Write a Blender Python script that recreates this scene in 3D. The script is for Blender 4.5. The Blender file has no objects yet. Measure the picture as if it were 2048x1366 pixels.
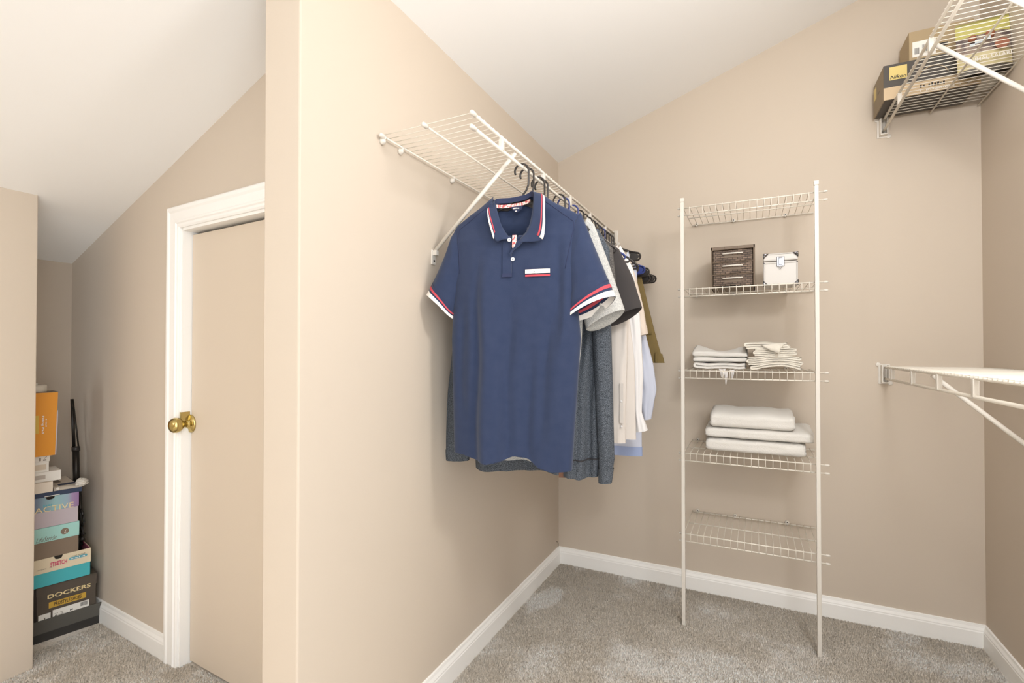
import bpy, math, random
import numpy as np
from mathutils import Vector, Matrix, noise as mnoise

random.seed(7)
SC = bpy.context.scene
COL = SC.collection
R = math.radians

# ------------------------------------------------------------------ camera
FPX, CX, HOR, CAMH = 981.0, 1024.0, 703.0, 1.14
PITCH, YAW = R(0.65), R(26.1)
CYP = HOR - FPX * math.tan(PITCH)
cd = bpy.data.cameras.new('camera')
cam = bpy.data.objects.new('camera', cd)
COL.objects.link(cam)
cam.location = (0, 0, CAMH)
cam.rotation_euler = (R(90) + PITCH, 0, YAW)
cd.sensor_width = 36.0
cd.lens = FPX / 2048 * 36.0
cd.shift_y = (CYP - 683.0) / 2048.0
cd.clip_start = 0.02
SC.camera = cam

# ------------------------------------------------------------------ world and lamps
w = bpy.data.worlds.new('world')
SC.world = w
w.use_nodes = True
w.node_tree.nodes['Background'].inputs[0].default_value = (0.935, 0.97, 1.0, 1)
w.node_tree.nodes['Background'].inputs[1].default_value = 3.2

def lamp(name, kind, loc, energy, size, color=(0.985, 0.985, 1.0), rot=None):
    l = bpy.data.lights.new(name, kind)
    l.energy = energy
    l.color = color
    if kind == 'AREA':
        l.shape = 'DISK'
        l.size = size
    else:
        l.shadow_soft_size = size
    o = bpy.data.objects.new(name, l)
    o.location = loc
    if rot:
        o.rotation_euler = rot
    COL.objects.link(o)
    return o

lamp('closet_lamp', 'POINT', (0.46, 0.88, 1.98), 26, 0.11)
lamp('hall_lamp', 'POINT', (-1.74, -1.20, 1.60), 13, 0.05)

SC.view_settings.view_transform = 'Standard'
SC.view_settings.look = 'None'
SC.view_settings.gamma = 1
SC.view_settings.use_curve_mapping = False
SC.view_settings.exposure = 0.22

# ------------------------------------------------------------------ geometry helpers
FW = np.array([-math.sin(YAW) * math.cos(PITCH), math.cos(YAW) * math.cos(PITCH), math.sin(PITCH)])
RT = np.array([math.cos(YAW), math.sin(YAW), 0.0])
UP = np.cross(RT, FW)
CAM = np.array([0, 0, CAMH])

def on_plane(px, py, p, n):
    """point of the photograph measured on a known vertical plane of the room"""
    d = FW + RT * (px - CX) / FPX + UP * (CYP - py) / FPX
    n = np.array(n, float)
    t = np.dot(np.array(p, float) - CAM, n) / np.dot(d, n)
    return CAM + d * t

MATS = {}

def srgb(c):
    return tuple(((x / 12.92) if x <= 0.04045 else ((x + 0.055) / 1.055) ** 2.4) for x in c)

def C255(r, g, b):
    return srgb((r / 255, g / 255, b / 255))

def mat(name, color, rough=0.6, metal=0.0, bump=None, var=None, color2=None, spec=0.5, coat=0.0, sheen=0.0):
    """principled material; var=(scale, amount) mottles to color2; bump=(scale, strength)"""
    m = bpy.data.materials.new(name)
    m.use_nodes = True
    nt = m.node_tree
    b = nt.nodes['Principled BSDF']
    b.inputs['Base Color'].default_value = (*color, 1)
    b.inputs['Roughness'].default_value = rough
    b.inputs['Metallic'].default_value = metal
    b.inputs['Specular IOR Level'].default_value = spec
    if coat:
        b.inputs['Coat Weight'].default_value = coat
    if sheen:
        b.inputs['Sheen Weight'].default_value = sheen
    tc = nt.nodes.new('ShaderNodeTexCoord')
    if var:
        n = nt.nodes.new('ShaderNodeTexNoise')
        n.inputs['Scale'].default_value = var[0]
        n.inputs['Detail'].default_value = 4
        nt.links.new(tc.outputs['Object'], n.inputs['Vector'])
        cr = nt.nodes.new('ShaderNodeValToRGB')
        cr.color_ramp.elements[0].position = 0.5 - var[1]
        cr.color_ramp.elements[1].position = 0.5 + var[1]
        c2 = color2 or tuple(x * 0.9 for x in color)
        cr.color_ramp.elements[0].color = (*c2, 1)
        cr.color_ramp.elements[1].color = (*color, 1)
        nt.links.new(n.outputs['Fac'], cr.inputs['Fac'])
        nt.links.new(cr.outputs['Color'], b.inputs['Base Color'])
    if bump:
        n = nt.nodes.new('ShaderNodeTexNoise')
        n.inputs['Scale'].default_value = bump[0]
        n.inputs['Detail'].default_value = 3
        nt.links.new(tc.outputs['Object'], n.inputs['Vector'])
        bp = nt.nodes.new('ShaderNodeBump')
        bp.inputs['Strength'].default_value = bump[1]
        bp.inputs['Distance'].default_value = bump[2] if len(bump) > 2 else 0.002
        nt.links.new(n.outputs['Fac'], bp.inputs['Height'])
        nt.links.new(bp.outputs['Normal'], b.inputs['Normal'])
    MATS[name] = m
    return m

ROOTM = {}

class MB:
    def __init__(self):
        self.v, self.f, self.mi = [], [], []

    def add(self, verts, faces, mi=0):
        o = len(self.v)
        self.v += [tuple(map(float, x)) for x in verts]
        for f in faces:
            self.f.append(tuple(i + o for i in f))
            self.mi.append(mi)
        return self

    def box(self, x0, y0, z0, x1, y1, z1, mi=0):
        v = [(x, y, z) for z in (z0, z1) for y in (y0, y1) for x in (x0, x1)]
        f = [(0, 2, 3, 1), (4, 5, 7, 6), (0, 1, 5, 4), (2, 6, 7, 3), (0, 4, 6, 2), (1, 3, 7, 5)]
        return self.add(v, f, mi)

    def prism(self, poly, vec, mi=0):
        """closed 3D polygon extruded by vec"""
        n = len(poly)
        a = [tuple(p) for p in poly]
        b = [tuple(p[i] + vec[i] for i in range(3)) for p in poly]
        f = [tuple(range(n))[::-1], tuple(range(n, 2 * n))]
        f += [(i, (i + 1) % n, n + (i + 1) % n, n + i) for i in range(n)]
        return self.add(a + b, f, mi)

    def tube(self, path, r, n=8, closed=False, mi=0, ry=None, caps=True):
        P = [Vector(p) for p in path]
        m = len(P)
        rr = r if isinstance(r, (list, tuple)) else [r] * m
        T = []
        for i in range(m):
            if closed:
                t = P[(i + 1) % m] - P[i - 1]
            else:
                t = P[min(i + 1, m - 1)] - P[max(i - 1, 0)]
            T.append(t.normalized())
        up = Vector((0, 0, 1))
        if abs(T[0].dot(up)) > 0.95:
            up = Vector((0, 1, 0))
        N = (up - T[0] * up.dot(T[0])).normalized()
        v, f = [], []
        for i in range(m):
            N = (N - T[i] * N.dot(T[i])).normalized()
            B = T[i].cross(N)
            for k in range(n):
                a = 2 * math.pi * k / n
                q = P[i] + N * (math.cos(a) * rr[i]) + B * (math.sin(a) * (rr[i] if ry is None else ry))
                v.append(q)
        for i in range(m if closed else m - 1):
            j = (i + 1) % m
            for k in range(n):
                f.append((i * n + k, i * n + (k + 1) % n, j * n + (k + 1) % n, j * n + k))
        if not closed and caps:
            f.append(tuple(range(n))[::-1])
            f.append(tuple((m - 1) * n + k for k in range(n)))
        return self.add(v, f, mi)

    def lathe(self, prof, origin, axis, n=20, mi=0):
        ax = Vector(axis).normalized()
        h = Vector((0, 0, 1)) if abs(ax.z) < 0.9 else Vector((1, 0, 0))
        a = (h - ax * h.dot(ax)).normalized()
        b = ax.cross(a)
        o = Vector(origin)
        v, f = [], []
        for r, t in prof:
            for k in range(n):
                an = 2 * math.pi * k / n
                v.append(o + ax * t + (a * math.cos(an) + b * math.sin(an)) * r)
        for i in range(len(prof) - 1):
            for k in range(n):
                f.append((i * n + k, i * n + (k + 1) % n, (i + 1) * n + (k + 1) % n, (i + 1) * n + k))
        f.append(tuple(range(n))[::-1])
        f.append(tuple((len(prof) - 1) * n + k for k in range(n)))
        return self.add(v, f, mi)

    def sphere(self, c, r, n=10, mi=0):
        prof = [(max(1e-5, r * math.sin(math.pi * i / n)), -r * math.cos(math.pi * i / n)) for i in range(n + 1)]
        return self.lathe(prof, c, (0, 0, 1), n + 4, mi)

    def grid(self, rows, closed=False, mi=0, keep=None):
        """rows: list of equal-length point lists"""
        n = len(rows[0])
        v = [p for r in rows for p in r]
        f = []
        for i in range(len(rows) - 1):
            for k in range(n if closed else n - 1):
                q = (i * n + k, i * n + (k + 1) % n, (i + 1) * n + (k + 1) % n, (i + 1) * n + k)
                if keep is None or keep([v[j] for j in q]):
                    f.append(q)
        return self.add(v, f, mi)

    def build(self, name, m, parent=None, smooth=False, world=False, bevel=0.0, loc=None, solid=0.0, sub=0):
        me = bpy.data.meshes.new(name)
        V = self.v
        if world and parent is not None:
            Mi = ROOTM[top(parent)].inverted()
            V = [tuple(Mi @ Vector(p)) for p in V]
        me.from_pydata(V, [], self.f)
        for x in (m if isinstance(m, (list, tuple)) else [m]):
            me.materials.append(x)
        if any(self.mi):
            me.polygons.foreach_set('material_index', self.mi)
        if smooth:
            me.polygons.foreach_set('use_smooth', [True] * len(self.f))
        me.update()
        o = bpy.data.objects.new(name, me)
        COL.objects.link(o)
        if loc:
            o.location = loc
        if parent is not None:
            o.parent = parent
        else:
            ROOTM[o] = Matrix.Translation(Vector(loc or (0, 0, 0)))
        if bevel:
            b = o.modifiers.new('bevel', 'BEVEL')
            b.width = bevel
            b.segments = 2
            b.limit_method = 'ANGLE'
        if solid:
            s = o.modifiers.new('solid', 'SOLIDIFY')
            s.thickness = solid
            s.offset = 0
        if sub:
            s = o.modifiers.new('sub', 'SUBSURF')
            s.levels = sub
            s.render_levels = sub
        return o

def top(o):
    while o.parent is not None:
        o = o.parent
    return o

def thing(name, label, cat, loc=(0, 0, 0), rz=0.0, group=None):
    o = bpy.data.objects.new(name, None)
    o.empty_display_size = 0.05
    o.location = loc
    o.rotation_euler = (0, 0, rz)
    COL.objects.link(o)
    ROOTM[o] = Matrix.Translation(Vector(loc)) @ Matrix.Rotation(rz, 4, 'Z')
    tag(o, label, cat, group)
    return o

def tag(o, label, cat, group=None):
    o['label'] = label
    o['category'] = cat
    if group:
        o['group'] = group
    return o

def struct(o):
    o['kind'] = 'structure'
    return o

def inst(o, name, parent, loc, rot=None):
    c = o.copy()
    c.name = name
    COL.objects.link(c)
    c.parent = parent
    c.location = loc
    if rot:
        c.rotation_euler = rot
    return c

def letters(name, text, m, parent, w, h, mtx, shear=0.0, offset=0.0, squeeze=True):
    """flat lettering; mtx maps (x right, y up, z out) to the parent's frame; lower-left at the origin"""
    cu = bpy.data.curves.new('t', 'FONT')
    cu.body = text
    cu.size = 1.0
    cu.shear = shear
    cu.offset = offset
    cu.resolution_u = 3
    to = bpy.data.objects.new('t', cu)
    COL.objects.link(to)
    dg = bpy.context.evaluated_depsgraph_get()
    me = bpy.data.meshes.new_from_object(to.evaluated_get(dg))
    bpy.data.objects.remove(to)
    bpy.data.curves.remove(cu)
    xs = [v.co.x for v in me.vertices]
    ys = [v.co.y for v in me.vertices]
    x0, x1, y0, y1 = min(xs), max(xs), min(ys), max(ys)
    sy = h / (y1 - y0)
    sx = w / (x1 - x0)
    for v in me.vertices:
        v.co = mtx @ Vector(((v.co.x - x0) * sx, (v.co.y - y0) * sy, 0.0))
    me.materials.clear()
    me.materials.append(m)
    me.name = name
    o = bpy.data.objects.new(name, me)
    COL.objects.link(o)
    o.parent = parent
    return o

def marks(name, m, parent, x0, z0, w, h, y, n, seed, up=False):
    """print too small to read: a row of short strokes on a front face (y = face plane)"""
    r_ = random.Random(seed)
    mb = MB()
    x = 0.0
    st_ = w / n
    for i in range(n):
        if r_.random() < 0.16:
            continue
        a = i * st_
        ww = st_ * r_.uniform(0.45, 0.8)
        hh = h * r_.uniform(0.6, 1.0)
        if up:
            mb.box(x0, y - 0.0004, z0 - a - ww, x0 + hh, y + 0.0002, z0 - a)
        else:
            mb.box(x0 + a, y - 0.0004, z0, x0 + a + ww, y + 0.0002, z0 + hh)
    return mb.build(name, m, parent)

def face_mtx(ox, oy, oz, xdir, ydir):
    X = Vector(xdir).normalized()
    Y = Vector(ydir).normalized()
    Z = X.cross(Y)
    M = Matrix.Identity(4)
    for i in range(3):
        M[i][0], M[i][1], M[i][2] = X[i], Y[i], Z[i]
    M[0][3], M[1][3], M[2][3] = ox, oy, oz
    return M

def lerp(a, b, t):
    return a + (b - a) * t

def interp(x, xs, ys):
    return float(np.interp(x, xs, ys))

def nz(x, y, z, s=1.0):
    return mnoise.noise(Vector((x * s, y * s, z * s)))

# ------------------------------------------------------------------ materials
PAINT = mat('wall_paint', C255(203, 190, 174), 0.85, bump=(260, 0.12, 0.0008), spec=0.25)
CEIL = mat('ceiling_paint', C255(243, 242, 240), 0.9, bump=(200, 0.1, 0.0008), spec=0.2)
TRIM = mat('trim_white', C255(246, 244, 240), 0.42, spec=0.5)
DOORW = mat('door_paint', C255(212, 198, 180), 0.5, spec=0.4)
WIRE = mat('white_vinyl_wire', C255(226, 219, 206), 0.38, spec=0.5)
PLAST = mat('white_plastic', C255(218, 212, 202), 0.4, spec=0.5)
BRASS = mat('polished_brass', C255(192, 172, 112), 0.16, metal=1.0)
CHROME = mat('chrome', (0.34, 0.34, 0.36), 0.2, metal=1.0)
BLACKP = mat('black_plastic', C255(46, 42, 40), 0.35, spec=0.5)
BLUEP = mat('blue_plastic', C255(52, 66, 130), 0.35, spec=0.5)
DARK = mat('dark_gap', C255(40, 34, 28), 0.9)
NAVY = mat('navy_pique', C255(50, 60, 86), 0.9, bump=(900, 0.5, 0.0006), var=(35, 0.3), color2=C255(43, 54, 81), spec=0.2, sheen=0.15)
NAVYD = mat('navy_pique_trim', C255(52, 58, 84), 0.9, bump=(900, 0.5, 0.0006), spec=0.2)
WHITEC = mat('white_knit', C255(238, 233, 226), 0.9, bump=(700, 0.4, 0.0005), spec=0.2)
REDC = mat('red_knit', C255(192, 78, 88), 0.9, bump=(700, 0.4, 0.0005), spec=0.2)
HEATHER = mat('light_grey_heather', C255(196, 194, 188), 0.95, bump=(600, 0.4, 0.0005), var=(420, 0.12), color2=C255(160, 160, 158), spec=0.15)
DARKHEA = mat('dark_grey_heather', C255(112, 108, 104), 0.95, bump=(500, 0.5, 0.0006), var=(350, 0.12), color2=C255(72, 69, 68), spec=0.15)
BLACKC = mat('black_cotton', C255(66, 62, 61), 0.92, bump=(700, 0.4, 0.0005), spec=0.2, sheen=0.1)
BEIGEC = mat('pale_beige_cotton', C255(212, 204, 196), 0.9, bump=(500, 0.25, 0.0005), spec=0.2)
WHITES = mat('white_cotton', C255(228, 225, 223), 0.9, bump=(500, 0.25, 0.0005), spec=0.2)
CREAMC = mat('cream_cotton', C255(216, 202, 188), 0.9, bump=(500, 0.25, 0.0005), spec=0.2)
BLUEC = mat('light_blue_oxford', C255(196, 200, 214), 0.9, bump=(500, 0.25, 0.0005), spec=0.2)
BLUEH = mat('blue_oxford_hem', C255(152, 165, 198), 0.9, bump=(500, 0.25, 0.0005), spec=0.2)
OLIVE = mat('olive_twill', C255(122, 104, 66), 0.9, bump=(700, 0.3, 0.0005), spec=0.2)
DARKP = mat('charcoal_twill', C255(58, 56, 58), 0.9, bump=(700, 0.3, 0.0005), spec=0.2)
LEATHER = mat('brown_leather', C255(112, 74, 52), 0.6)
TERRY = mat('white_terry', C255(226, 222, 215), 0.98, bump=(420, 0.9, 0.0025), spec=0.1, sheen=0.2)
TERRYC = mat('cream_terry', C255(226, 219, 205), 0.98, bump=(420, 0.9, 0.002), spec=0.1, sheen=0.2)
SILVER = mat('white_aluminium', C255(206, 201, 194), 0.35, spec=0.5)
TAPE = mat('pink_neck_tape', C255(238, 220, 212), 0.9, var=(160, 0.06), color2=C255(196, 96, 96), spec=0.2)

def sweater_mat():
    m = mat('charcoal_blue_knit', C255(90, 98, 110), 0.95, spec=0.2)
    nt = m.node_tree
    b = nt.nodes['Principled BSDF']
    tc = nt.nodes.new('ShaderNodeTexCoord')
    mp = nt.nodes.new('ShaderNodeMapping')
    mp.inputs['Scale'].default_value = (420, 420, 900)
    n = nt.nodes.new('ShaderNodeTexNoise')
    n.inputs['Scale'].default_value = 1.0
    n.inputs['Detail'].default_value = 3
    cr = nt.nodes.new('ShaderNodeValToRGB')
    cr.color_ramp.elements[0].position = 0.4
    cr.color_ramp.elements[0].color = (*C255(46, 50, 56), 1)
    cr.color_ramp.elements[1].position = 0.66
    cr.color_ramp.elements[1].color = (*C255(112, 118, 126), 1)
    bp = nt.nodes.new('ShaderNodeBump')
    bp.inputs['Strength'].default_value = 0.6
    bp.inputs['Distance'].default_value = 0.001
    nt.links.new(tc.outputs['Object'], mp.inputs['Vector'])
    nt.links.new(mp.outputs['Vector'], n.inputs['Vector'])
    nt.links.new(n.outputs['Fac'], cr.inputs['Fac'])
    nt.links.new(cr.outputs['Color'], b.inputs['Base Color'])
    nt.links.new(n.outputs['Fac'], bp.inputs['Height'])
    nt.links.new(bp.outputs['Normal'], b.inputs['Normal'])
    return m
KNIT = sweater_mat()

def carpet_mat():
    m = mat('carpet', C255(170, 160, 146), 1.0, spec=0.05)
    nt = m.node_tree
    b = nt.nodes['Principled BSDF']
    tc = nt.nodes.new('ShaderNodeTexCoord')
    n = nt.nodes.new('ShaderNodeTexNoise')
    n.inputs['Scale'].default_value = 3.1
    n.inputs['Detail'].default_value = 5
    n.inputs['Roughness'].default_value = 0.62
    n.inputs['Distortion'].default_value = 0.35
    cr = nt.nodes.new('ShaderNodeValToRGB')
    cr.color_ramp.elements[0].position = 0.44
    cr.color_ramp.elements[0].color = (*C255(216, 205, 190), 1)
    cr.color_ramp.elements[1].position = 0.60
    cr.color_ramp.elements[1].color = (*C255(254, 248, 240), 1)
    n2 = nt.nodes.new('ShaderNodeTexNoise')
    n2.inputs['Scale'].default_value = 190
    n2.inputs['Detail'].default_value = 2
    cr2 = nt.nodes.new('ShaderNodeValToRGB')
    cr2.color_ramp.elements[0].position = 0.34
    cr2.color_ramp.elements[0].color = (0.78, 0.77, 0.76, 1)
    cr2.color_ramp.elements[1].position = 0.66
    cr2.color_ramp.elements[1].color = (1.0, 1.0, 1.0, 1)
    mx = nt.nodes.new('ShaderNodeMix')
    mx.data_type = 'RGBA'
    mx.blend_type = 'MULTIPLY'
    mx.inputs[0].default_value = 1.0
    nt.links.new(tc.outputs['Object'], n.inputs['Vector'])
    nt.links.new(tc.outputs['Object'], n2.inputs['Vector'])
    nt.links.new(n.outputs['Fac'], cr.inputs['Fac'])
    nt.links.new(n2.outputs['Fac'], cr2.inputs['Fac'])
    nt.links.new(cr.outputs['Color'], mx.inputs[6])
    nt.links.new(cr2.outputs['Color'], mx.inputs[7])
    nt.links.new(mx.outputs[2], b.inputs['Base Color'])
    ge = nt.nodes.new('ShaderNodeNewGeometry')
    va = nt.nodes.new('ShaderNodeVectorMath'); va.operation = 'MULTIPLY_ADD'
    va.inputs[1].default_value = (0.45, 0.45, 0.45); va.inputs[2].default_value = (0, 0, 0.8)
    vn = nt.nodes.new('ShaderNodeVectorMath'); vn.operation = 'NORMALIZE'
    nt.links.new(ge.outputs['Normal'], va.inputs[0])
    nt.links.new(va.outputs[0], vn.inputs[0])
    nt.links.new(vn.outputs[0], b.inputs['Normal'])
    return m
CARPET = carpet_mat()

def weave_mat():
    m = mat('brown_woven_plastic', C255(112, 96, 82), 0.55, spec=0.35)
    nt = m.node_tree
    b = nt.nodes['Principled BSDF']
    tc = nt.nodes.new('ShaderNodeTexCoord')
    mp = nt.nodes.new('ShaderNodeMapping')
    mp.inputs['Rotation'].default_value = (R(90), 0, 0)
    br = nt.nodes.new('ShaderNodeTexBrick')
    br.inputs['Scale'].default_value = 1.0
    br.inputs['Brick Width'].default_value = 0.019
    br.inputs['Row Height'].default_value = 0.0085
    br.inputs['Mortar Size'].default_value = 0.0012
    br.inputs['Color1'].default_value = (*C255(128, 108, 92), 1)
    br.inputs['Color2'].default_value = (*C255(92, 76, 64), 1)
    br.inputs['Mortar'].default_value = (*C255(54, 44, 36), 1)
    bp = nt.nodes.new('ShaderNodeBump')
    bp.inputs['Strength'].default_value = 0.6
    bp.inputs['Distance'].default_value = 0.002
    bp.invert = True
    nt.links.new(tc.outputs['Object'], mp.inputs['Vector'])
    nt.links.new(mp.outputs['Vector'], br.inputs['Vector'])
    nt.links.new(br.outputs['Color'], b.inputs['Base Color'])
    nt.links.new(br.outputs['Fac'], bp.inputs['Height'])
    nt.links.new(bp.outputs['Normal'], b.inputs['Normal'])
    return m
WEAVE = weave_mat()
BROWNP = mat('brown_plastic', C255(116, 100, 84), 0.5, spec=0.4)

# ================================================================== SETTING
XA, YB, XC = -0.946, 2.505, 0.802
PEND, PTH = 0.805, 0.122                      # partition end, thickness
def zc_in(x): return 2.170 + 0.342 * (x - XA)
def zc_nook(x): return 2.165 + 0.3325 * (x - XA)

struct(MB().box(-3.0, -1.6, -0.06, 1.0, 2.7, 0.0).build('floor', CARPET))
FLOOR = bpy.data.objects['floor']

# carpet pile: short leaning tufts, each with its own yarn colour; brushed lay makes paler patches
def pile_mat():
    m = mat('carpet_yarn', C255(190, 178, 162), 1.0, spec=0.04)
    nt = m.node_tree
    b = nt.nodes['Principled BSDF']
    at = nt.nodes.new('ShaderNodeAttribute'); at.attribute_name = 'tuft'
    nt.links.new(at.outputs['Color'], b.inputs['Base Color'])
    ge = nt.nodes.new('ShaderNodeNewGeometry')
    va = nt.nodes.new('ShaderNodeVectorMath'); va.operation = 'MULTIPLY_ADD'
    va.inputs[1].default_value = (0.35, 0.35, 0.35); va.inputs[2].default_value = (0, 0, 0.9)
    vn = nt.nodes.new('ShaderNodeVectorMath'); vn.operation = 'NORMALIZE'
    nt.links.new(ge.outputs['Normal'], va.inputs[0]); nt.links.new(va.outputs[0], vn.inputs[0]); nt.links.new(vn.outputs[0], b.inputs['Normal'])
    return m

def pile():
    rng = np.random.default_rng(3)
    def patch(x0, x1, y0, y1, step, test):
        nx, ny = int((x1 - x0) / step), int((y1 - y0) / step)
        gx, gy = np.meshgrid(np.arange(nx), np.arange(ny))
        x = x0 + (gx.ravel() + rng.random(nx * ny)) * step
        y = y0 + (gy.ravel() + rng.random(nx * ny)) * step
        k = test(x, y)
        return x[k], y[k]
    ax, ay = patch(-0.93, 0.79, 1.25, 2.492, 0.0034, lambda x, y: (y > 1.50 - 0.40 * (x + 0.2)) | (x < -0.1))
    bx, by = patch(-2.45, -1.25, 0.72, 1.10, 0.0042, lambda x, y: x < 9)
    x = np.concatenate([ax, bx]); y = np.concatenate([ay, by])
    n = len(x)
    def vnoise(x, y, sc, seed):
        g = np.random.default_rng(seed).random((64, 64))
        u, v = (x + 5) * sc, (y + 5) * sc
        iu, iv = np.floor(u).astype(int), np.floor(v).astype(int)
        fu, fv = u - iu, v - iv
        fu, fv = fu * fu * (3 - 2 * fu), fv * fv * (3 - 2 * fv)
        q = lambda a, b_: g[(iu + a) % 64, (iv + b_) % 64]
        return (q(0, 0) * (1 - fu) + q(1, 0) * fu) * (1 - fv) + (q(0, 1) * (1 - fu) + q(1, 1) * fu) * fv
    lay = 0.5 * vnoise(x, y, 4.5, 1) + 0.28 * vnoise(x, y, 11, 2) + 0.16 * vnoise(x, y, 26, 3) + 0.06 * vnoise(x, y, 60, 4)
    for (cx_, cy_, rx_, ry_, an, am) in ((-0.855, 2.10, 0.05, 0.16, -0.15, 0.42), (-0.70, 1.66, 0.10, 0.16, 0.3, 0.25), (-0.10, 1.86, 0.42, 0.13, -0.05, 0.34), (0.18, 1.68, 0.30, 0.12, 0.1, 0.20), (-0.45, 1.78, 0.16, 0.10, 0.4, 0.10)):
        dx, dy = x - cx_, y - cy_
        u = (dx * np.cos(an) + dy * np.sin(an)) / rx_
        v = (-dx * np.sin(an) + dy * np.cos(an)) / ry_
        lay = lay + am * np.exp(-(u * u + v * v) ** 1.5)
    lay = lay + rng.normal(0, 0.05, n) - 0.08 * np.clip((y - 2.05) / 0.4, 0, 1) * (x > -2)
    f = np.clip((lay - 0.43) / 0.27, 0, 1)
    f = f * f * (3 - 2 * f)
    dark, light = np.array(C255(219, 208, 192)), np.array(C255(252, 245, 236))
    col_ = dark[None] * (1 - f[:, None]) + light[None] * f[:, None]
    col_ = col_ * (0.74 + 0.40 * rng.random(n) ** 0.8)[:, None]
    a = rng.random(n) * 2 * np.pi
    h = 0.0035 + 0.0045 * rng.random(n)
    wd = 0.0020 + 0.0012 * rng.random(n)
    ln = 0.0035 * rng.random(n)
    b = rng.random(n) * 2 * np.pi
    V = np.zeros((n, 3, 3))
    V[:, 0] = np.stack([x - np.cos(a) * wd, y - np.sin(a) * wd, np.full(n, -0.001)], 1)
    V[:, 1] = np.stack([x + np.cos(a) * wd, y + np.sin(a) * wd, np.full(n, -0.001)], 1)
    V[:, 2] = np.stack([x + np.cos(b) * ln, y + np.sin(b) * ln, h], 1)
    me = bpy.data.meshes.new('carpet_pile')
    me.from_pydata(V.reshape(-1, 3).tolist(), [], np.arange(n * 3).reshape(-1, 3).tolist())
    ca_ = me.color_attributes.new('tuft', 'FLOAT_COLOR', 'POINT')
    buf = np.ones((n * 3, 4), dtype=np.float32)
    buf[:, :3] = np.repeat(np.clip(col_, 0, 0.97), 3, axis=0)
    ca_.data.foreach_set('color', buf.ravel())
    me.materials.append(pile_mat())
    o = bpy.data.objects.new('carpet_pile', me)
    COL.objects.link(o)
    o.parent = FLOOR
    o['kind'] = 'stuff'
pile()

# partition with its end face (left wall of the closet)
zt = zc_in(XA) + 0.03
struct(MB().box(XA - PTH, PEND, -0.02, XA, YB + 0.1, zt).build('wall_left', PAINT, bevel=0.004))
# back wall with sloping top
struct(MB().prism([(XA - PTH, YB, -0.02), (XC + 0.1, YB, -0.02), (XC + 0.1, YB, zc_in(XC + 0.1) + 0.03), (XA, YB, zc_in(XA) + 0.03), (XA - PTH, YB, zc_in(XA) + 0.03)], (0, 0.1, 0)).build('wall_back', PAINT))
struct(MB().box(XC, 0.1, -0.02, XC + 0.1, YB + 0.1, zc_in(XC) + 0.03).build('wall_right', PAINT))
# ceiling, one slope over nook, hall and part of closet
c = MB()
def slab(x0, x1, y0, y1, zf):
    c.prism([(x0, y0, zf(x0)), (x1, y0, zf(x1)), (x1, y0, zf(x1) + 0.06), (x0, y0, zf(x0) + 0.06)], (0, y1 - y0, 0))
slab(-3.0, XA - 0.06, -1.5, 1.4, zc_nook)
cp_ = [(XA, -1.50), (0.30, -1.50), (0.30, 1.45), (XC + 0.1, 2.20), (XC + 0.1, YB + 0.1), (XA, YB + 0.1)]  # unseen outline shaped for light: open at right, closed at rear
c.prism([(x, y, zc_in(x)) for x, y in cp_], (0, 0, 0.06))
c.prism([(XA - 0.06, -1.50, zc_nook(XA - 0.06)), (XA, -1.50, zc_in(XA)), (XA, YB + 0.1, zc_in(XA)), (XA - 0.06, YB + 0.1, zc_nook(XA - 0.06))], (0, 0, 0.06))
struct(c.build('ceiling', CEIL))

# nook wall with the low door: local frame s along the wall, y into the wall
NO = Vector((-2.456, 1.111, 0))
NRZ = math.atan2(-0.0351, 0.547)
def nook_world(s, y=0.0, z=0.0):
    return NO + Vector((math.cos(NRZ) * s - math.sin(NRZ) * y, math.sin(NRZ) * s + math.cos(NRZ) * y, z))
def nz_at(s): return zc_nook(nook_world(s).x) + 0.03
S0, S1, DT = -0.40, 0.592, 1.590
m = MB()
m.prism([(S0, 0, -0.02), (S1, 0, -0.02), (S1, 0, nz_at(S1)), (S0, 0, nz_at(S0))], (0, 0.1, 0))
m.prism([(S1, 0, DT), (1.42, 0, DT), (1.42, 0, nz_at(1.42)), (S1, 0, nz_at(S1))], (0, 0.1, 0))
wn = m.build('wall_nook', PAINT)
wn.location = NO; wn.rotation_euler = (0, 0, NRZ); struct(wn)
KX = -2.812
struct(MB().box(KX - 0.1, -1.5, -0.02, KX, 1.25, zc_nook(KX) + 0.03).build('wall_knee', PAINT))
NX, NY = -2.325, 0.837
struct(MB().box(NX - 0.105, -1.5, -0.02, NX, NY, zc_nook(NX) + 0.02).build('wall_near', PAINT, bevel=0.003))

struct(MB().box(NX - 0.105, -1.6, -0.02, 0.05, -1.5, 2.5).build('wall_light_block', PAINT))  # unseen wall added to keep world light off nook and partition end

# baseboards: a board with a stepped cap, profile swept along a line
BBP = [(0, 0), (0.013, 0), (0.013, 0.060), (0.0115, 0.064), (0.0115, 0.068), (0.0075, 0.078), (0.006, 0.087), (0, 0.089)]
def baseboard(name, p0, p1, nrm):
    mb = MB()
    p0, p1, nrm = Vector(p0), Vector(p1), Vector(nrm)
    poly = [p0 + nrm * a + Vector((0, 0, b)) for a, b in BBP]
    mb.prism(poly, p1 - p0)
    return struct(mb.build(name, TRIM))
baseboard('baseboard_left', (XA, 0.82, 0), (XA, YB, 0), (1, 0, 0))
baseboard('baseboard_back', (XA, YB, 0), (XC, YB, 0), (0, -1, 0))
baseboard('baseboard_right', (XC, YB, 0), (XC, 0.1, 0), (-1, 0, 0))
nrm = Vector((math.sin(NRZ), -math.cos(NRZ), 0))
baseboard('baseboard_nook', nook_world(-0.36), nook_world(0.508), nrm)

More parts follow.
